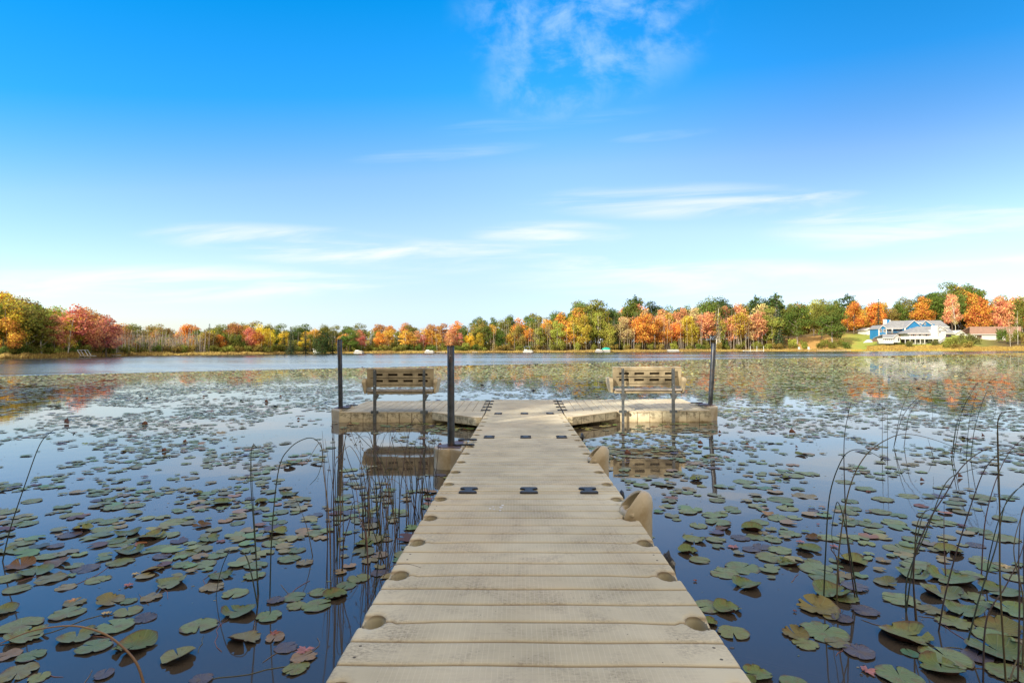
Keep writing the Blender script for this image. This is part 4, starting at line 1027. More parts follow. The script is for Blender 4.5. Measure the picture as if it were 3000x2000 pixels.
# parked car
car = empty('parked_car', (at(2778, 986, 275).x, 275, at(2778, 990.5, 275).z), .5, label='dark blue car parked between the white house and the brown-roofed house', cat='car')
M_CAR = simple('dark_car_paint', (.012, .014, .03), .25, .2)
g = MB(); g.prism([Vector(p) for p in ((-2.1, -.85, .3), (2.1, -.85, .3), (2.15, -.85, .8), (1.3, -.85, .95), (.7, -.85, 1.45), (-1.1, -.85, 1.45), (-1.9, -.85, .95), (-2.15, -.85, .85))], (0, 1.7, 0)); bevel(obj('body', g, M_CAR, car), .08)
g = MB(); g.prism([Vector(p) for p in ((1.15, -.87, .98), (.62, -.87, 1.38), (-1.02, -.87, 1.38), (-1.6, -.87, .98))], (0, .015, 0)); obj('side_window', g, M_GLASS, car)
for wx in (-1.35, 1.35):
    for wy in (-.86, .66): g = MB(); g.tube([(wx, wy, .32), (wx, wy + .2, .32)], .33, 14); obj('wheel', g, M_BLACK, car)
g = MB(); g.box(-2.17, -2.13, -.8, -.5, .75, .9); obj('tail_light', g, simple('red_lamp', (.5, .02, .02), .3), car)
# covered boat and wood pile by the boathouse
M_TARP = simple('white_tarp', (.72, .75, .70), .6); M_TEAL = simple('teal_canvas', (.01, .34, .27), .6, var=.2, scale=1); M_NAVY = simple('blue_canvas', (.05, .12, .35), .6); M_ALU = simple('aluminium', (.62, .64, .66), .4, .4); M_DOCKW = simple('grey_dock_boards', (.45, .42, .36), .8)
def mound(name, par, p, lx, ly, h, mat):
    bm = bmesh.new(); bmesh.ops.create_icosphere(bm, subdivisions=3, radius=1)
    for q in bm.verts: q.co = Vector((q.co.x * lx, q.co.y * ly, max(-.05, q.co.z) * h * (1 + .15 * noise.noise(q.co * 2))))
    me = bpy.data.meshes.new(name); bm.to_mesh(me); bm.free(); me.shade_smooth(); o = obj(name, me, mat, par); o.location = p; return o
p = at(2545, 1003.5, 259); cb = empty('covered_boat', p, label='boat under a white tarp on the lawn left of the boathouse', cat='boat'); mound('tarp', cb, (0, 0, .1), 1.9, .9, 1.25, M_TARP); mound('hull', cb, (-1.0, 0, 0), 1.6, .7, .5, M_ALU)
p = at(2563, 1001, 261); wp = empty('wood_pile', p, label='brown wood pile beside the tarp-covered boat', cat='wood pile'); g = MB()
for i in range(5):
    for j in range(9 - i): xx = -1.2 + j * .3 + i * .15; g.tube([(xx, -.4, .2 + i * .28), (xx, .4, .2 + i * .28)], .15, 7)
obj('logs', g, simple('weathered_logs', (.22, .15, .10), .9), wp)
# ------------------------------------------------------------------ boats and docks on the far shore
def pontoon(px, py_top, wpx, canopy=None, label='', off=-1.2, seat=True, back_cover=None):
    Y = shore(px) + off; L = wpx / F * Y * 1.0; b = empty('pontoon_boat', (ux(px) * Y, Y, 0), R.uniform(-.15, .15), label=label, cat='boat', group='boats along the far shore')
    for s_ in (-.8, .8): g = MB(); g.tube([(-L / 2, s_, .25), (L / 2 - .4, s_, .25), (L / 2, s_, .42)], [.28, .28, .08], 10); obj('pontoon', g, M_ALU, b)
    g = MB(); g.box(-L / 2, L / 2 - .2, -1.15, 1.15, .52, .62); obj('deck', g, M_DOCKW, b)
    g = MB()
    for y_ in (-1.15, 1.12): g.box(-L / 2 + .3, L / 2 - .5, y_, y_ + .04, .72, .98)
    for x_ in (-L / 2 + .3, L / 2 - .54): g.box(x_, x_ + .04, -1.11, 1.12, .72, .98)
    obj('fence_panel', g, M_TARP, b)
    if seat: g = MB(); g.box(-L / 2 + .5, -L / 2 + 1.6, -.9, .9, .63, 1.25); bevel(obj('seat', g, M_TARP, b), .08)
    if canopy:
        g = MB(); pts = [(-1.3 + i * .26, 1.05, 2.25 + .22 * math.sin(i / 10 * PI)) for i in range(11)]; g.prism([Vector((a, -1.05, c)) for a, _, c in pts] + [Vector((a, -1.05, c - .08)) for a, _, c in pts[::-1]], (0, 2.1, 0)); oc = obj('canopy', g, canopy, b); oc.location.x = -L * .12
        g = MB()
        for x_ in (-1.2, 1.2):
            for y_ in (-1.0, 1.0): g.tube([(x_ * .6, y_, .65), (x_, y_, 2.3)], .03, 6)
        o = obj('canopy_frame', g, M_ALU, b); o.location.x = -L * .12
    return b
pontoon(1548, 0, 30, M_NAVY, 'white pontoon boat with blue canopy on the far shore'); pontoon(1052, 0, 27, None, 'low white pontoon boat right of the left wing\'s pile'); pontoon(1259, 0, 28, None, 'white boat with raised stern left of the walkway\'s pile')
pontoon(1755, 0, 22, None, 'white boat on a lift beside the green-covered boat'); pontoon(1972, 0, 34, None, 'long low white boat beyond the right bench', seat=False)
b = pontoon(1776, 0, 24, None, 'pontoon boat under a teal green cover on the far shore', off=-1.0, seat=False); mound('cover', b, (0, 0, 1.0), 1.9, 1.2, 1.05, M_TEAL)
def lift(px, wpx, hm, label):
    Y = shore(px) - .8; L = wpx / F * Y; b = empty('boat_lift', (ux(px) * Y, Y, 0), 0, label=label, cat='boat lift')
    g = MB(); g.box(-L / 2, -L / 2 + .9, -.8, .8, .25, hm - .5); bevel(obj('cabin', g, M_TARP, b), .08); g = MB(); g.box(-L / 2 - .1, L / 2, -1, 1, hm - .12, hm); obj('roof', g, M_TARP, b)
    g = MB(); g.box(-L / 2, L / 2, -.9, .9, .3, .75); bevel(obj('hull', g, M_TARP, b), .1); g = MB(); g.tube([(L / 2 - .1, 0, -.5), (L / 2 - .1, 0, hm)], .05, 6); g.tube([(L / 2 - .1, -.9, -.5), (L / 2 - .1, -.9, hm)], .05, 6); obj('post', g, M_ALU, b)
lift(929, 19, 1.75, 'white boat with boxy roofed cabin on the left far shore')
def shoredock(px, wpx, label, posts=0, ph=1.6, off=-1.6):
    Y = shore(px) + off; L = wpx / F * Y; b = empty('shore_dock', (ux(px) * Y, Y, 0), 0, label=label, cat='dock', group='small docks on the far shore')
    g = MB(); g.box(-L / 2, L / 2, -.7, .7, .28, .42); obj('planking', g, M_DOCKW if posts == 0 else M_TARP, b)
    if px == 255:
        g = MB()
        for x_ in (-.9, .5): g.tube([(x_, -.4, .4), (x_ - .7, -.4, 1.5), (x_ - .7, .4, 1.5), (x_, .4, .4)], .05, 6)
        g.tube([(-1.6, 0, 1.5), (-.2, 0, 1.5)], .05, 6); obj('lift_frame', g, M_ALU, b)
    for i in range(max(3, posts)):
        x_ = -L / 2 + .3 + (L - .6) * i / (max(3, posts) - 1); g = MB(); g.tube([(x_, -.6, -.8), (x_, -.6, .3 if posts == 0 else ph * (1 if i else .1) + .4)], .09 if posts else .06, 8); obj('post', g, M_TARP if posts else M_DOCKW, b)
shoredock(1292, 26, 'low grey dock left of the walkway\'s pile'); shoredock(1391, 16, 'small pale dock right of the walkway\'s pile'); shoredock(2206, 62, 'white swim dock with tall white posts on the right far shore', 4, 2.0); shoredock(2443, 96, 'long low wooden dock below the lawn', 0, 0, -1.8); shoredock(255, 40, 'grey weathered dock with a tilted lift frame below the red maples on the left shore'); shoredock(339, 20, 'small grey dock just right of the longer weathered dock on the left shore')
def chair(px, label):
    Y = shore(px) + 1.5; b = empty('lawn_chair', (ux(px) * Y, Y, gz(px, Y)), .3, label=label, cat='chair'); g = MB(); g.box(-.5, .5, -.4, .4, .35, .5); obj('seat', g, M_TARP, b); g = MB(); g.box(-.5, .5, .35, .5, .5, 1.5); obj('backrest', g, M_TARP, b)
    for x_ in (-.45, .45):
        for y_ in (-.38, .4): g = MB(); g.box(x_ - .04, x_ + .04, y_ - .04, y_ + .04, 0, .35); obj('leg', g, M_TARP, b)
chair(2343, 'white lawn chair at the waterline under the lawn\'s left tree'); chair(2371, 'smaller white lawn chair at the waterline, right of its neighbour')

# ------------------------------------------------------------------ lily pads
def pad_mesh(seed, cup=0.0, curl=0.0, fold=False, ruffle=.03):
    rr = random.Random(seed); nseg, rings = 40, [0, .25, .5, .72, .88, 1.0]
    notch = rr.uniform(.05, .15); ph = [rr.uniform(0, 6.28) for _ in range(5)]; V, Fc = [(0, 0, 0)], []
    side = rr.uniform(0, 6.28); tears = [rr.random() < .07 for _ in range(nseg + 1)]
    for r_ in rings[1:]:
        for i in range(nseg + 1):
            tear = 1 - (.22 if tears[i] else 0) * (r_ > .95)
            a = notch + (2 * PI - 2 * notch) * i / nseg
            edge = 1 + .035 * math.sin(2 * a + ph[0]) + .025 * math.sin(3 * a + ph[1]) + .015 * math.sin(7 * a + ph[2]) + .012 * math.sin(13 * a + ph[3])
            # lobes round off towards the notch
            q = min(i, nseg - i) / nseg; edge *= 1 - .13 * math.exp(-(q / .03) ** 2)
            rad = .1 * r_ * edge * tear; x_, y_ = rad * math.cos(a), rad * math.sin(a)
            z_ = cup * .075 * smooth((r_ - .66) / .34) * (.7 + .5 * math.sin(2 * a + ph[4]))
            z_ += ruffle * .07 * r_ ** 3 * math.sin(5 * a + ph[1]) + .02 * .1 * math.sin(3 * a + ph[2]) * r_
            z_ += curl * .06 * max(0, math.cos(a - side)) ** 2 * r_ ** 3
            if fold: t = max(0, x_ * math.cos(side) + y_ * math.sin(side) - .015); z_ += t * .30; x_ -= math.cos(side) * t * .30; y_ -= math.sin(side) * t * .30
            V.append((x_, y_, z_))
    m = nseg + 1
    for i in range(nseg): Fc.append((0, 1 + i, 2 + i))
    for k_ in range(len(rings) - 2):
        for i in range(nseg): a = 1 + k_ * m + i; Fc.append((a, a + m, a + m + 1, a + 1))
    me = bpy.data.meshes.new('lily_pad'); me.from_pydata(V, [], Fc); me.update(); me.shade_smooth(); me.materials.append(M_PAD); return me
PM = dict(g=[pad_mesh(i, 0, 0, ruffle=.05) for i in range(8)], c=[pad_mesh(20 + i, .30 + .05 * i, .1) for i in range(5)], f=[pad_mesh(40 + i, .12, .3, True) for i in range(3)],
          b=[pad_mesh(50 + i, .2, .4, True, .12) for i in range(3)], y=[pad_mesh(60 + i, .02, .0, ruffle=.12) for i in range(3)], p=[pad_mesh(70 + i, .02, 0, ruffle=.04) for i in range(3)])
PCOL = dict(g=[(.17, .23, .075), (.20, .25, .085), (.14, .20, .075), (.21, .235, .065)], c=[(.15, .21, .065), (.18, .21, .07), (.13, .18, .06)], f=[(.20, .20, .06), (.22, .19, .065)], b=[(.13, .065, .02), (.16, .08, .025)],
            y=[(.26, .21, .09), (.30, .20, .11), (.20, .19, .07)], p=[(.085, .075, .105), (.075, .062, .09)], o=[(.42, .22, .04)], t=[(.10, .23, .13)])
PW = dict(g='flat green', c='cupped dark-rimmed green', f='folded green-brown', b='curled brown', y='faded yellowish', p='submerged purple-grey', o='curled orange-brown', t='bright mint green')
PLACED = []
def in_dock(x, y, m=.0):
    q = dock.matrix_basis.inverted() @ Vector((x, y, 0)); ax = abs(q.x)
    if q.y < 13.4 and ax < .80 + m: return True
    if 11.1 - m < q.y < 13.4 + m and ax < 4.12 + m: return True
    if 6.6 - m < q.y < 7.6 + m and -1.2 - m < q.x < 0: return True
    for by in (4.12, 6.13):
        if abs(q.y - by) < .14 + m and 0 < q.x < .93 + m: return True
    return False
def zone(px, d):
    s_ = 'left of the walkway' if px < 1500 else 'right of the walkway'
    ap = abs(px - 1500)
    if px < 1500: c_ = 'at the far left' if px < 170 else 'at the left' if px < 520 else 'midway left' if px < 850 else 'among the left rushes'
    else: c_ = 'beside the walkway\'s right edge' if px < 2180 else 'midway right' if px < 2520 else 'at the right' if px < 2780 else 'at the far right'
    dd = 'bottom foreground' if d < 2.9 else 'foreground' if d < 3.7 else 'near middle' if d < 4.8 else 'farther back' if d < 6.4 else 'well back'
    return c_, dd
def lily(px, py, wpx, typ, rz=None):
    p = gnd(px, py, .01); d = p.y; w_ = wpx / F * d; r_ = w_ / 2
    if in_dock(p.x, p.y, r_ * .3): return None
    t0 = {'o': 'b', 't': 'g'}.get(typ, typ); me = R.choice(PM[t0])
    o = bpy.data.objects.new('lily_pad', me); o.location = (p.x, p.y, .003 + R.random() * .006); o.rotation_euler = (R.gauss(0, .012), R.gauss(0, .012), R.uniform(0, 6.28) if rz is None else rz)
    s_ = r_ / .1; o.scale = (s_ * R.uniform(.94, 1.03), s_ * R.uniform(.88, 1.0), s_ * (.85 if typ in 'cf' else .6)); link(o)
    k_ = R.uniform(.85, 1.15); o.color = tuple(v_ * k_ for v_ in R.choice(PCOL[typ])) + (1,)
    tag(o, cat='lily pad', group='lily pads floating near the dock')
    a, b_ = zone(px, d); sz = 'large ' if w_ > .235 else 'small ' if w_ < .15 else ''
    REG.append((o, f'{sz}{PW[typ]} lily pad {a}, {b_}', px)); PLACED.append((p.x, p.y, r_)); return o
LEFTP = """733,708,145,c 870,725,150,c 1198,738,125,c 125,762,140,g 322,776,95,p 265,838,135,g 740,812,155,c 910,790,145,g 118,885,160,b 340,872,150,b 205,928,185,c 690,868,150,g 880,915,115,f 1045,883,112,g 563,967,132,g 290,965,160,y 980,992,172,c 1265,950,142,c 1460,945,132,g 1220,1012,142,y 1350,1045,152,g 630,1090,160,f 738,1090,90,g 390,1160,178,g 735,1150,148,g 830,1186,132,p 1370,1156,182,c 1545,1178,150,g 1585,1087,102,p 1145,1232,196,g 655,1236,222,g 120,1230,215,g 150,1297,200,c 440,1300,190,c 540,1352,180,g 775,1348,240,c 1025,1412,205,f 1400,1312,200,f 100,1500,205,y 1155,1540,128,p 597,1510,112,p 1700,1476,152,g 1645,1355,132,p 1580,1300,120,y 1745,1410,150,y 1820,1115,178,g 1690,1065,132,g 1835,1040,120,g 1925,1058,142,c 180,1405,150,g 50,1398,135,y 225,1525,120,g 1750,872,102,y 1812,702,112,g 1570,760,132,g 1662,484,112,c 1270,532,120,c 652,558,132,g 600,680,132,g 622,638,112,g 470,682,112,c 1362,645,92,g 1470,888,132,g 50,960,150,g 20,1150,140,c 960,715,130,g 700,760,140,g 1000,640,150,g 1080,815,140,g 1240,830,120,g 1170,880,140,g 1590,700,110,c 1700,800,110,g 1600,640,100,g 1660,850,140,g 410,600,120,g 40,580,130,g 180,520,110,g 560,480,110,g 900,480,90,g 780,545,110,g 1690,300,90,c 1500,525,85,c 400,715,130,p 490,905,140,p 60,430,110,g 130,650,150,g 1160,660,95,b 930,835,110,p 1440,800,110,g 20,805,130,c 100,1020,150,g 380,1010,110,y 870,1070,120,y 430,1100,120,y 1700,1115,120,g 2090,770,120,c 2060,960,130,g 2180,930,110,p 1990,1000,120,g 1960,560,110,g""".split()
RIGHTP = """860,1047,215,c 1320,945,178,c 1550,967,240,c 1485,1050,206,c 1170,985,132,f 1830,1037,215,c 1350,887,182,g 1248,1080,200,g 1420,1140,140,y 1615,1156,220,c 1560,1212,180,g 1283,1290,285,c 1815,1245,230,f 1785,1292,212,g 1885,1142,210,c 1805,1378,300,c 1510,1412,270,g 1485,1478,232,c 1245,1520,250,g 1305,1386,100,t 810,1267,255,g 705,1335,140,g 645,1278,152,f 885,1332,130,y 775,1127,225,f 915,1190,122,p 1043,1146,155,p 1012,1380,178,p 990,1010,152,p 145,1120,172,g 255,1138,152,c 290,1272,182,g 345,900,205,g 240,930,170,g 365,1002,162,c 605,877,122,c 765,905,195,g 820,952,195,g 935,942,112,y 722,797,142,c 750,730,86,b 500,842,160,g 395,795,105,p 455,780,112,p 400,677,130,c 610,705,127,g 480,592,85,o 550,620,122,g 65,742,132,c 190,740,122,g 30,808,122,c 98,855,125,g 970,865,160,c 1075,652,135,g 1210,642,140,g 1100,692,120,g 1135,580,122,g 745,865,102,g 1880,1505,230,g 1690,1405,165,p 930,1070,170,g 900,740,140,g 830,730,130,g 1250,790,180,g 1340,740,150,g 1530,805,145,c 1680,770,100,p 1710,865,120,g 1830,895,150,y 1660,940,120,g 1640,1060,150,g 1500,640,150,g 1420,610,130,g 1700,690,140,g 1830,730,180,g 1560,530,110,g 1720,500,140,g 1850,620,120,g 330,730,110,p 420,725,120,g 520,740,110,g 560,800,140,g 160,600,110,g 200,640,140,g 200,595,115,g 290,575,95,g 280,560,90,g 440,640,110,g 90,660,110,g 30,580,110,g 560,510,150,g 600,560,120,g 700,490,140,y 470,445,90,t 200,515,95,g 350,408,120,g 100,378,100,g 75,400,80,c 640,375,120,g 730,365,110,g 930,410,110,g 1050,450,110,g 950,560,140,g 1150,510,120,g 750,575,70,p 1290,490,120,g 1920,960,140,g 1940,1330,120,y 1950,1440,120,g 1830,1500,160,g 430,1510,160,c 350,1560,150,c 640,1560,160,g 150,1215,100,c 1740,1110,110,g 860,1180,110,f 1000,640,110,g 960,520,100,g""".split()
for s_ in LEFTP: a, b_, c_, t_ = s_.split(','); lily(float(a) / 1.96, 1200 + float(b_) / 1.96, float(c_) / 1.96, t_)
for s_ in RIGHTP: a, b_, c_, t_ = s_.split(','); lily(2000 + float(a) / 1.96, 1200 + float(b_) / 1.96, float(c_) / 1.96, t_)
def dens(x, y, d):
    n1 = noise.noise(Vector((x * .45, y * .30, 1.7))); n2 = noise.noise(Vector((x * 1.6, y * 1.3, 7.7)))
    u_ = x / max(y, .1); base = (.13 if d < 7 else .13 + .29 * min(1, (d - 7) / 14)) - (.11 if x < -1.5 and 6 < d < 24 else 0)
    if u_ > .05: base += .10 if d < 16 else -.02
    if d > 17: base += .22 * min(1, (d - 17) / 14) + .16 * min(1, max(0, (d - 34) / 10))
    n3 = noise.noise(Vector((x * 3.6, y * 3.0, 2.2)))
    return base + .50 * n1 + .60 * n2 + .30 * n3
tries = 0
while len(PLACED) < 300 and tries < 20000:
    tries += 1
    d = 4.2 + 5.0 * R.random() ** .8; u_ = R.uniform(-.98, .98); x_, y_ = u_ * d, d
    r_ = R.uniform(.035, .088)
    if in_dock(x_, y_, r_) or R.random() > dens(x_, y_, d) * 1.9: continue
    if any((x_ - a) ** 2 + (y_ - b_) ** 2 < ((r_ + c_) * .62) ** 2 for a, b_, c_ in PLACED): continue
    px_, py_ = 1500 + u_ * F, hor(1500 + u_ * F) + HC * F / d
    lily(px_, py_, 2 * r_ * F / d, R.choices('gcpyfb', (66, 14, 7, 7, 4, 2))[0])
# the rest of the floating leaves, uncountable, one mesh
V, FL, SZ, CO = [], [], [], []
cell = {}
def free(x, y, r_, k_):
    i, j = int(x * 2), int(y * 2)
    for a in (-1, 0, 1):
        for b_ in (-1, 0, 1):
            for (qx, qy, qr) in cell.get((i + a, j + b_), ()):
                if (x - qx) ** 2 + (y - qy) ** 2 < ((r_ + qr) * k_) ** 2: return False
    return True
for (a, b_, c_) in PLACED: cell.setdefault((int(a * 2), int(b_ * 2)), []).append((a, b_, c_))
def far_edge(x): return 55 + .72 * x + 3.0 * noise.noise(Vector((x * .05, 0, 4)))
CA = [(.20, .235, .085), (.24, .25, .085), (.16, .21, .075), (.28, .25, .08), (.20, .21, .09)]
for (d0, d1, cnt, ra, rb, nv, kk) in ((3.6, 12, 17000, .028, .080, 14, .64), (12, 22, 48000, .04, .095, 11, .62), (22, 42, 100000, .04, .09, 7, .62), (42, 84, 110000, .07, .15, 6, .64), (84, 150, 22000, .16, .28, 6, .7)):
    for _ in range(cnt):
        d = math.sqrt(R.uniform(d0 * d0, d1 * d1)); u_ = R.uniform(-1.15, 1.15); x_ = u_ * d
        if d > far_edge(x_) or in_dock(x_, d, .06): continue
        dn = dens(x_, d, d)
        if R.random() > dn * 1.5: continue
        r_ = R.uniform(ra, rb)
        if not free(x_, d, r_, kk): continue
        cell.setdefault((int(x_ * 2), int(d * 2)), []).append((x_, d, r_))
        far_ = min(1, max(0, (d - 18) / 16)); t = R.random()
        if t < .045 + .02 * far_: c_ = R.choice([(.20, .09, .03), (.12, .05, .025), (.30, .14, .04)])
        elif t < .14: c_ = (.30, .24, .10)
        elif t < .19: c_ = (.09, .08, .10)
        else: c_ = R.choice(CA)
        c_ = tuple(v_ * R.uniform(.8, 1.2) * (1 + f_ * far_) for v_, f_ in zip(c_, (.95, .85, .55)))  # sunlight on the distant pads is put into their lifted colour
        tl = R.gauss(0, .02) if R.random() < .93 else R.gauss(0, .12); ta = R.uniform(0, 6.28); a0 = R.uniform(0, 6.28); zb = R.uniform(.002, .008) + abs(tl) * r_ * .9
        s0 = len(V); m = nv
        for i in range(m):
            a = a0 + 2 * PI * i / m; rr = r_ * (1 + R.uniform(-.07, .07)); 
            if i == 0 and nv >= 9: rr *= .25
            px_, py_ = rr * math.cos(a), rr * math.sin(a)
            V.append((x_ + px_, d + py_, zb + tl * (px_ * math.cos(ta) + py_ * math.sin(ta)) + (R.uniform(0, .005) if nv >= 9 else 0)))
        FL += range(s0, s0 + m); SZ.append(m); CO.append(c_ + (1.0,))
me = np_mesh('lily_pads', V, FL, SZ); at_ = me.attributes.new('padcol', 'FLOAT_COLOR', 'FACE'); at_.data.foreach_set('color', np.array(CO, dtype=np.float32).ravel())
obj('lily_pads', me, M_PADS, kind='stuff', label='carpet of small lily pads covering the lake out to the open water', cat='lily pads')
print('pads', len(PLACED), len(SZ), 'trees', TC)
# brown upright curled bits poking from the far pads
M_DRY = simple('dry_brown_leaf', (.16, .06, .03), .6, var=.4, scale=20)
for px_, py_, hp in ((2322, 1268, 11), (2882, 1278, 10), (2815, 1397, 12), (2703, 1408, 8), (2052, 1300, 9), (1840, 1330, 12), (194, 1240, 14), (425, 1243, 9), (480, 1321, 8), (1290, 1306, 8), (2110, 1268, 7), (2190, 1303, 6), (875, 1228, 5), (780, 1178, 7), (430, 1168, 5), (597, 1162, 4), (822, 1162, 4), (540, 1295, 7), (2790, 1330, 6), (2335, 1310, 6)):
    p = gnd(px_, py_, .01); s_ = hp / F * p.y; g = MB()
    g.add([(-s_ * .9, 0, 0), (s_ * .9, .01, 0), (s_ * .7, .02, s_ * .35), (-s_ * .1, .03, s_ * 1.2), (-s_ * .75, .0, s_ * .7), (0, s_ * .6, .002)], [(0, 1, 2, 3, 4), (0, 5, 1)])
    o = obj('curled_leaf', g, M_DRY, None, p, cat='leaf', group='dried brown leaves curling up from the water'); o.rotation_euler.z = R.uniform(-.5, .5)
    REG.append((o, f'dried brown leaf curled up {zone(px_, p.y)[0]}, {zone(px_, p.y)[1]}', px_))
# fallen maple leaves
LC = dict(pink=(.40, .17, .17), red=(.30, .10, .07), straw=(.55, .42, .20), orange=(.55, .25, .06))
def mleaf(px, py, wpx, cname):
    p = gnd(px, py, .004); r_ = wpx / F * p.y / 2; g = MB(); pts = []
    prof_ = [1.0, .62, .74, .50, .80, .66, .92, .55, .60, .45, .34, .30, .18, .30, .34, .45, .60, .55, .92, .66, .80, .50, .74, .62]
    for i in range(24):
        a = i * 2 * PI / 24; q = prof_[i] * R.uniform(.88, 1.1)
        pts.append((math.cos(a) * r_ * q, math.sin(a) * r_ * q * .85, .004 * math.sin(i * 1.7)))
    g.add([(0, 0, .002)] + pts, [(0, 1 + i, 1 + (i + 1) % 24) for i in range(24)])
    o = obj('fallen_leaf', g, simple('leaf_' + cname, LC[cname], .5, var=.3, scale=25), None, (p.x, p.y, .008), cat='leaf', group='fallen maple leaves on the water'); o.rotation_euler.z = R.uniform(0, 6)
    REG.append((o, f'{cname} fallen maple leaf on the water, {zone(px, p.y)[0]}', px))
for px_, py_, w_, c_ in ((892, 1908, 95, 'pink'), (380, 1712, 50, 'pink'), (2147, 1600, 60, 'pink'), (2345, 1587, 42, 'pink'), (2443, 1600, 42, 'pink'), (2540, 1965, 85, 'pink'), (800, 1855, 60, 'red'), (2935, 1875, 50, 'pink'), (320, 1795, 30, 'straw'), (215, 1760, 60, 'orange'), (310, 1795, 40, 'straw'), (2590, 1645, 26, 'straw'), (400, 1680, 40, 'straw'), (2545, 1440, 26, 'red'), (2950, 1660, 60, 'straw'), (537, 1574, 12, 'pink'), (2330, 1790, 22, 'red'), (2395, 1535, 20, 'pink'), (2110, 1372, 22, 'pink'), (2035, 1700, 24, 'red')):
    mleaf(px_, py_, w_ * .8, c_)

# ------------------------------------------------------------------ reeds
def catmull(P_, k_=7):
    out = []; n_ = len(P_)
    for i in range(n_ - 1):
        p0, p1, p2, p3 = P_[max(0, i - 1)], P_[i], P_[i + 1], P_[min(n_ - 1, i + 2)]
        for j in range(k_):
            t = j / k_; out.append(.5 * ((2 * p1) + (p2 - p0) * t + (2 * p0 - 5 * p1 + 4 * p2 - p3) * t * t + (3 * p1 - p0 - 3 * p2 + p3) * t ** 3))
    out.append(P_[-1]); return out
REEDC = [(.11, .085, .04), (.045, .055, .028), (.06, .04, .035), (.09, .045, .045), (.035, .045, .025)]
def reed(pts, rad=.0040, colr=None, base=None, label=None, dep=None, air=False, grp='rush stems rising from the water'):
    p0 = gnd(*pts[0]) if base is None else base; Y = p0.y; dep = R.uniform(-.25, .35) if dep is None else dep
    if not air: pts = [pts[0]] + [(a + R.gauss(0, 2.2), b_ + R.gauss(0, 1.5)) for a, b_ in pts[1:]]
    W_ = [at(a, b_, Y + dep * (i / max(1, len(pts) - 1)) ** 1.5) for i, (a, b_) in enumerate(pts)]
    if not air: W_[0] = p0
    cv = catmull([Vector(p) for p in W_]); m = len(cv)
    if not air: cv = [cv[0] + Vector((0, 0, -.25))] + cv; m += 1
    g = MB(); b0 = cv[0].copy(); g.tube([p - b0 for p in cv], [rad * (1 - .72 * i / (m - 1)) for i in range(m)], 6)
    if R.random() < .45 and m > 12:
        tip = cv[-3] - b0
        for q in range(R.randint(2, 4)): e_ = Vector((R.gauss(0, 1), R.gauss(0, 1), R.gauss(-.3, .8))).normalized() * R.uniform(.010, .024); g.tube([tip, tip + e_ * .5, tip + e_], [.0012, .0034, .001], 5)
    o = obj('reed_stem', g, M_REED, None, b0, smooth=True, cat='reed', group=grp); o.color = (colr or R.choice(REEDC)) + (1,)
    px = pts[0][0]; bent = pts[-1][1] > min(p[1] for p in pts) + 25
    if label: o['label'] = label
    else: REG.append((o, f"{'arching' if bent else 'upright'} rush stem {zone(px, Y)[0]}, {zone(px, Y)[1]}", px))
def RC(s, k_=1.96, ox=2000, oy=1200, **kw): reed([(ox + float(a) / k_, oy + float(b_) / k_) for a, b_ in (q.split(',') for q in s.split())], **kw)
for s_ in ("810,1090 820,830 850,500 900,310 960,240 1060,235 1180,300", "885,1110 905,800 960,460 1050,260 1180,165 1300,145 1450,175 1640,250", "990,1080 950,750 938,400 935,150 968,-31", "1003,1080 960,780 920,600 895,535 870,560 865,700 870,830",
           "1283,1160 1320,900 1350,680 1380,600 1400,570", "1340,1240 1325,950 1340,800 1420,620 1520,470 1600,340 1700,250 1820,205 1900,215 1960,240", "1470,1270 1510,1050 1580,770 1680,480 1740,330 1830,260 1960,240", "1510,960 1495,750 1505,530",
           "1635,1340 1700,1070 1800,780 1840,560 1900,470 1990,410", "1715,950 1740,640 1790,400 1880,240 1990,140", "1725,1560 1740,1200 1850,1010 1930,830 1990,640", "1855,1560 1820,1000 1820,600 1810,200 1820,50 1860,10 1990,10", "1875,1560 1920,1430 2000,1230",
           "1925,1560 1930,1100 1925,850 1940,600 1990,500", "1345,1220 1322,1000 1332,820 1345,690 1375,600 1440,565", "1282,1150 1300,950 1400,700 1520,420 1640,350 1760,315", "1950,1500 1955,1100 1900,800 1960,560", "1740,1000 1760,820 1850,560 1990,380", "1990,1400 1960,900 1985,500", "900,1020 885,860 860,800 880,785 930,860"):
    RC(s_, rad=.0044)
for s_ in ("1455,610 1500,380 1560,220 1600,165", "1455,610 1530,400 1620,270 1700,258 1722,440", "1525,610 1560,400 1620,290 1690,262", "1855,690 1880,480 1940,300 2030,165", "1865,690 1900,450 1960,280 2050,270", "1955,690 1980,430 2030,230", "1985,690 2010,480 2080,260 2110,230 2150,330 2130,430",
           "2170,706 2180,470 2200,390 2260,365 2352,400", "1375,690 1378,290", "1412,690 1415,370", "1730,690 1688,550", "1852,700 1900,420 2000,220 2040,170"): RC(s_, 2.352, 2000, 1050, rad=.0045)
for s_ in ("15,870 60,680 150,400 230,200 290,125 350,108 410,125 425,140", "1485,1060 1460,700 1440,400 1445,220 1460,205", "1550,1070 1560,700 1600,350 1660,220 1760,165 1820,180 1855,250 1830,370 1780,430", "1480,1130 1440,930 1400,830 1350,800 1300,830 1260,950 1235,1100 1250,1250 1300,1350", "1795,840 1760,650 1690,490", "1480,1060 1470,850 1445,500 1435,260"):
    RC(s_, 1.96, 0, 1200)
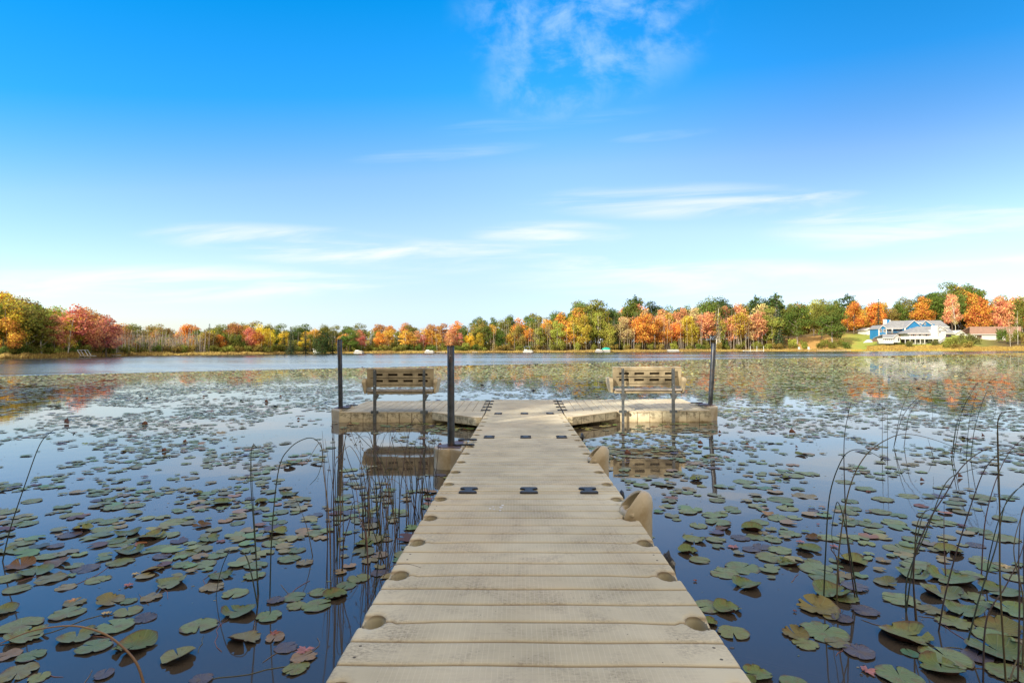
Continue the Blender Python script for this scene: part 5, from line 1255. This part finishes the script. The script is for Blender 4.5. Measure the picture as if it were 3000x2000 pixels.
for s_ in ("155,1040 140,500 125,170", "180,1030 190,700 205,380 195,60", "200,1030 210,500 250,370 300,380", "245,950 265,600 260,400 300,210 330,200", "470,880 470,560 520,300 550,150", "487,900 485,600 540,330 640,120", "600,1220 600,800 610,400 660,160", "590,1180 430,650 310,330 300,200 400,200",
           "520,1400 560,1050 650,740 570,400 450,250 330,140 280,150", "690,940 600,550 500,250 440,200 370,220", "705,930 700,500 640,190 620,120 590,140", "755,940 780,730 790,500", "840,830 720,520 620,330 520,270", "800,900 850,500 890,200 880,160", "875,720 890,400 920,200",
           "910,700 860,330 760,230 700,170", "935,640 950,300 990,200", "965,600 980,300 970,180", "1000,540 940,300 960,160", "850,820 800,600 740,300 650,180", "890,760 880,420 860,200", "620,940 590,700 560,420 600,180", "500,880 480,620 440,400 300,180", "920,680 930,360 900,170", "950,620 905,280 850,150", "250,960 200,600 130,220", "700,900 620,560 640,300 700,140", "610,1230 620,900 540,500 470,300", "465,1480 470,1150 430,900 380,830 290,850 220,950", "780,860 760,520 800,260", "980,560 1000,320 1010,180"):
    RC(s_, 2.613, 900, 1200, rad=.0035)
for i in range(46):
    bx = R.choice([R.gauss(470, 60), R.gauss(620, 90), R.uniform(150, 300), R.uniform(760, 960)]); by_ = min(1400, max(560, 1330 - bx * .72 + R.gauss(0, 90)))
    hgt = R.uniform(.45, 1.05) * (by_ - 120); ln_ = R.gauss(-30, 70); st_ = [(bx, by_), (bx + ln_ * .25, by_ - hgt * .45), (bx + ln_ * .6, by_ - hgt * .8), (bx + ln_, by_ - hgt)]
    if R.random() < .45: st_ += [(bx + ln_ + (40 if ln_ > 0 else -45), by_ - hgt * 1.02), (bx + ln_ * 1.3 + (90 if ln_ > 0 else -95), by_ - hgt * .86)]
    if in_dock(*gnd(900 + bx / 2.613, 1200 + by_ / 2.613)[:2], .03): continue
    reed([(900 + a / 2.613, 1200 + b_ / 2.613) for a, b_ in st_], .0042, R.choice(REEDC + [(.20, .13, .07), (.12, .10, .04)]))
RC("465,1480 450,1000 400,850 370,570 330,540", 2.613, 900, 1200, rad=.004, colr=(.16, .09, .06))
reed([(428, 2030), (400, 1940), (347, 1880), (286, 1848), (204, 1833), (102, 1845), (0, 1884), (-60, 1910)], .0058, (.26, .15, .08), label='thick tan grass stem arching across the bottom left corner', base=gnd(428, 2030), dep=-.1)
o_ = at(1122, 1682, 3.05); reed([(1122, 1690), (1145, 1659), (1187, 1651), (1225, 1659), (1279, 1681)], .0022, (.12, .08, .06), base=at(1122, 1690, 3.0), label='thin dry grass stem lying over the walkway\'s left edge', dep=.12, air=True)

# loose lily stalks lying at the surface and fine floating bits
for i in range(34):
    px_ = R.choice([R.uniform(20, 950), R.uniform(2150, 2980)]); py_ = R.uniform(1560, 1985); p = gnd(px_, py_, .0015)
    if in_dock(p.x, p.y, .2): continue
    a = R.uniform(0, 6.28); L_ = R.uniform(.10, .40); g = MB(); cv = [(0, 0, 0)]
    for j in range(6): a += R.gauss(0, .28); cv.append((cv[-1][0] + math.cos(a) * L_ / 6, cv[-1][1] + math.sin(a) * L_ / 6, 0))
    g.tube(cv, [.0016] * 6 + [.0008], 5); o = obj('lily_stalk', g, M_REED, None, p, smooth=True, cat='stalk', group='thin lily stalks lying at the surface'); o.color = R.choice([(.26, .12, .11), (.20, .13, .08), (.15, .14, .07)]) + (1,)
    REG.append((o, f"thin pinkish-brown lily stalk on the surface {zone(px_, p.y)[0]}, {zone(px_, p.y)[1]}", px_))
V, FL, SZ, CO = [], [], [], []
for i in range(2600):
    d = math.sqrt(R.uniform(4, 150)); x_ = R.uniform(-1.0, 1.0) * d
    if in_dock(x_, d, .02) or noise.noise(Vector((x_ * .9, d * .9, 11))) < -.05: continue
    r_ = R.uniform(.002, .009) * (1 + d * .05); a0 = R.uniform(0, 6.28); s0 = len(V)
    for j in range(5): a = a0 + j * 2 * PI / 5; q = r_ * R.uniform(.4, 1.2); V.append((x_ + q * math.cos(a) * 1.6, d + q * math.sin(a), .0015))
    FL += range(s0, s0 + 5); SZ.append(5); CO.append(R.choice([(.20, .17, .09), (.10, .07, .04), (.16, .19, .08), (.30, .25, .15)]) + (1.0,))
me = np_mesh('floating_bits', V, FL, SZ); at_ = me.attributes.new('padcol', 'FLOAT_COLOR', 'FACE'); at_.data.foreach_set('color', np.array(CO, dtype=np.float32).ravel())
obj('floating_bits', me, M_PADS, kind='stuff', label='fine leaf bits scattered on the near water', cat='debris')
# ------------------------------------------------------------------ tell look-alikes apart
ORD = ['leftmost', 'second from left', 'third from left', 'fourth from left', 'fifth from left', 'sixth from left', 'seventh from left', 'eighth from left']
by = {}
for o, l, k_ in REG: by.setdefault(l, []).append((k_, o))
for l, it in by.items():
    it.sort(key=lambda t: t[0])
    n_ = len(it)
    for i, (k_, o) in enumerate(it):
        if n_ == 1: s_ = l
        elif n_ == 2: s_ = ('left of two: ' if i == 0 else 'right of two: ') + l
        else: s_ = ('rightmost' if i == n_ - 1 else ORD[i] if i < 8 and (i < n_ - i - 1 or i < 3) else ORD[n_ - 1 - i].replace('left', 'right') if n_ - 1 - i < 8 and n_ - 1 - i > 0 else f'number {i + 1} from left') + ': ' + l
        w_ = s_.split()
        o['label'] = ' '.join(w_[:16])
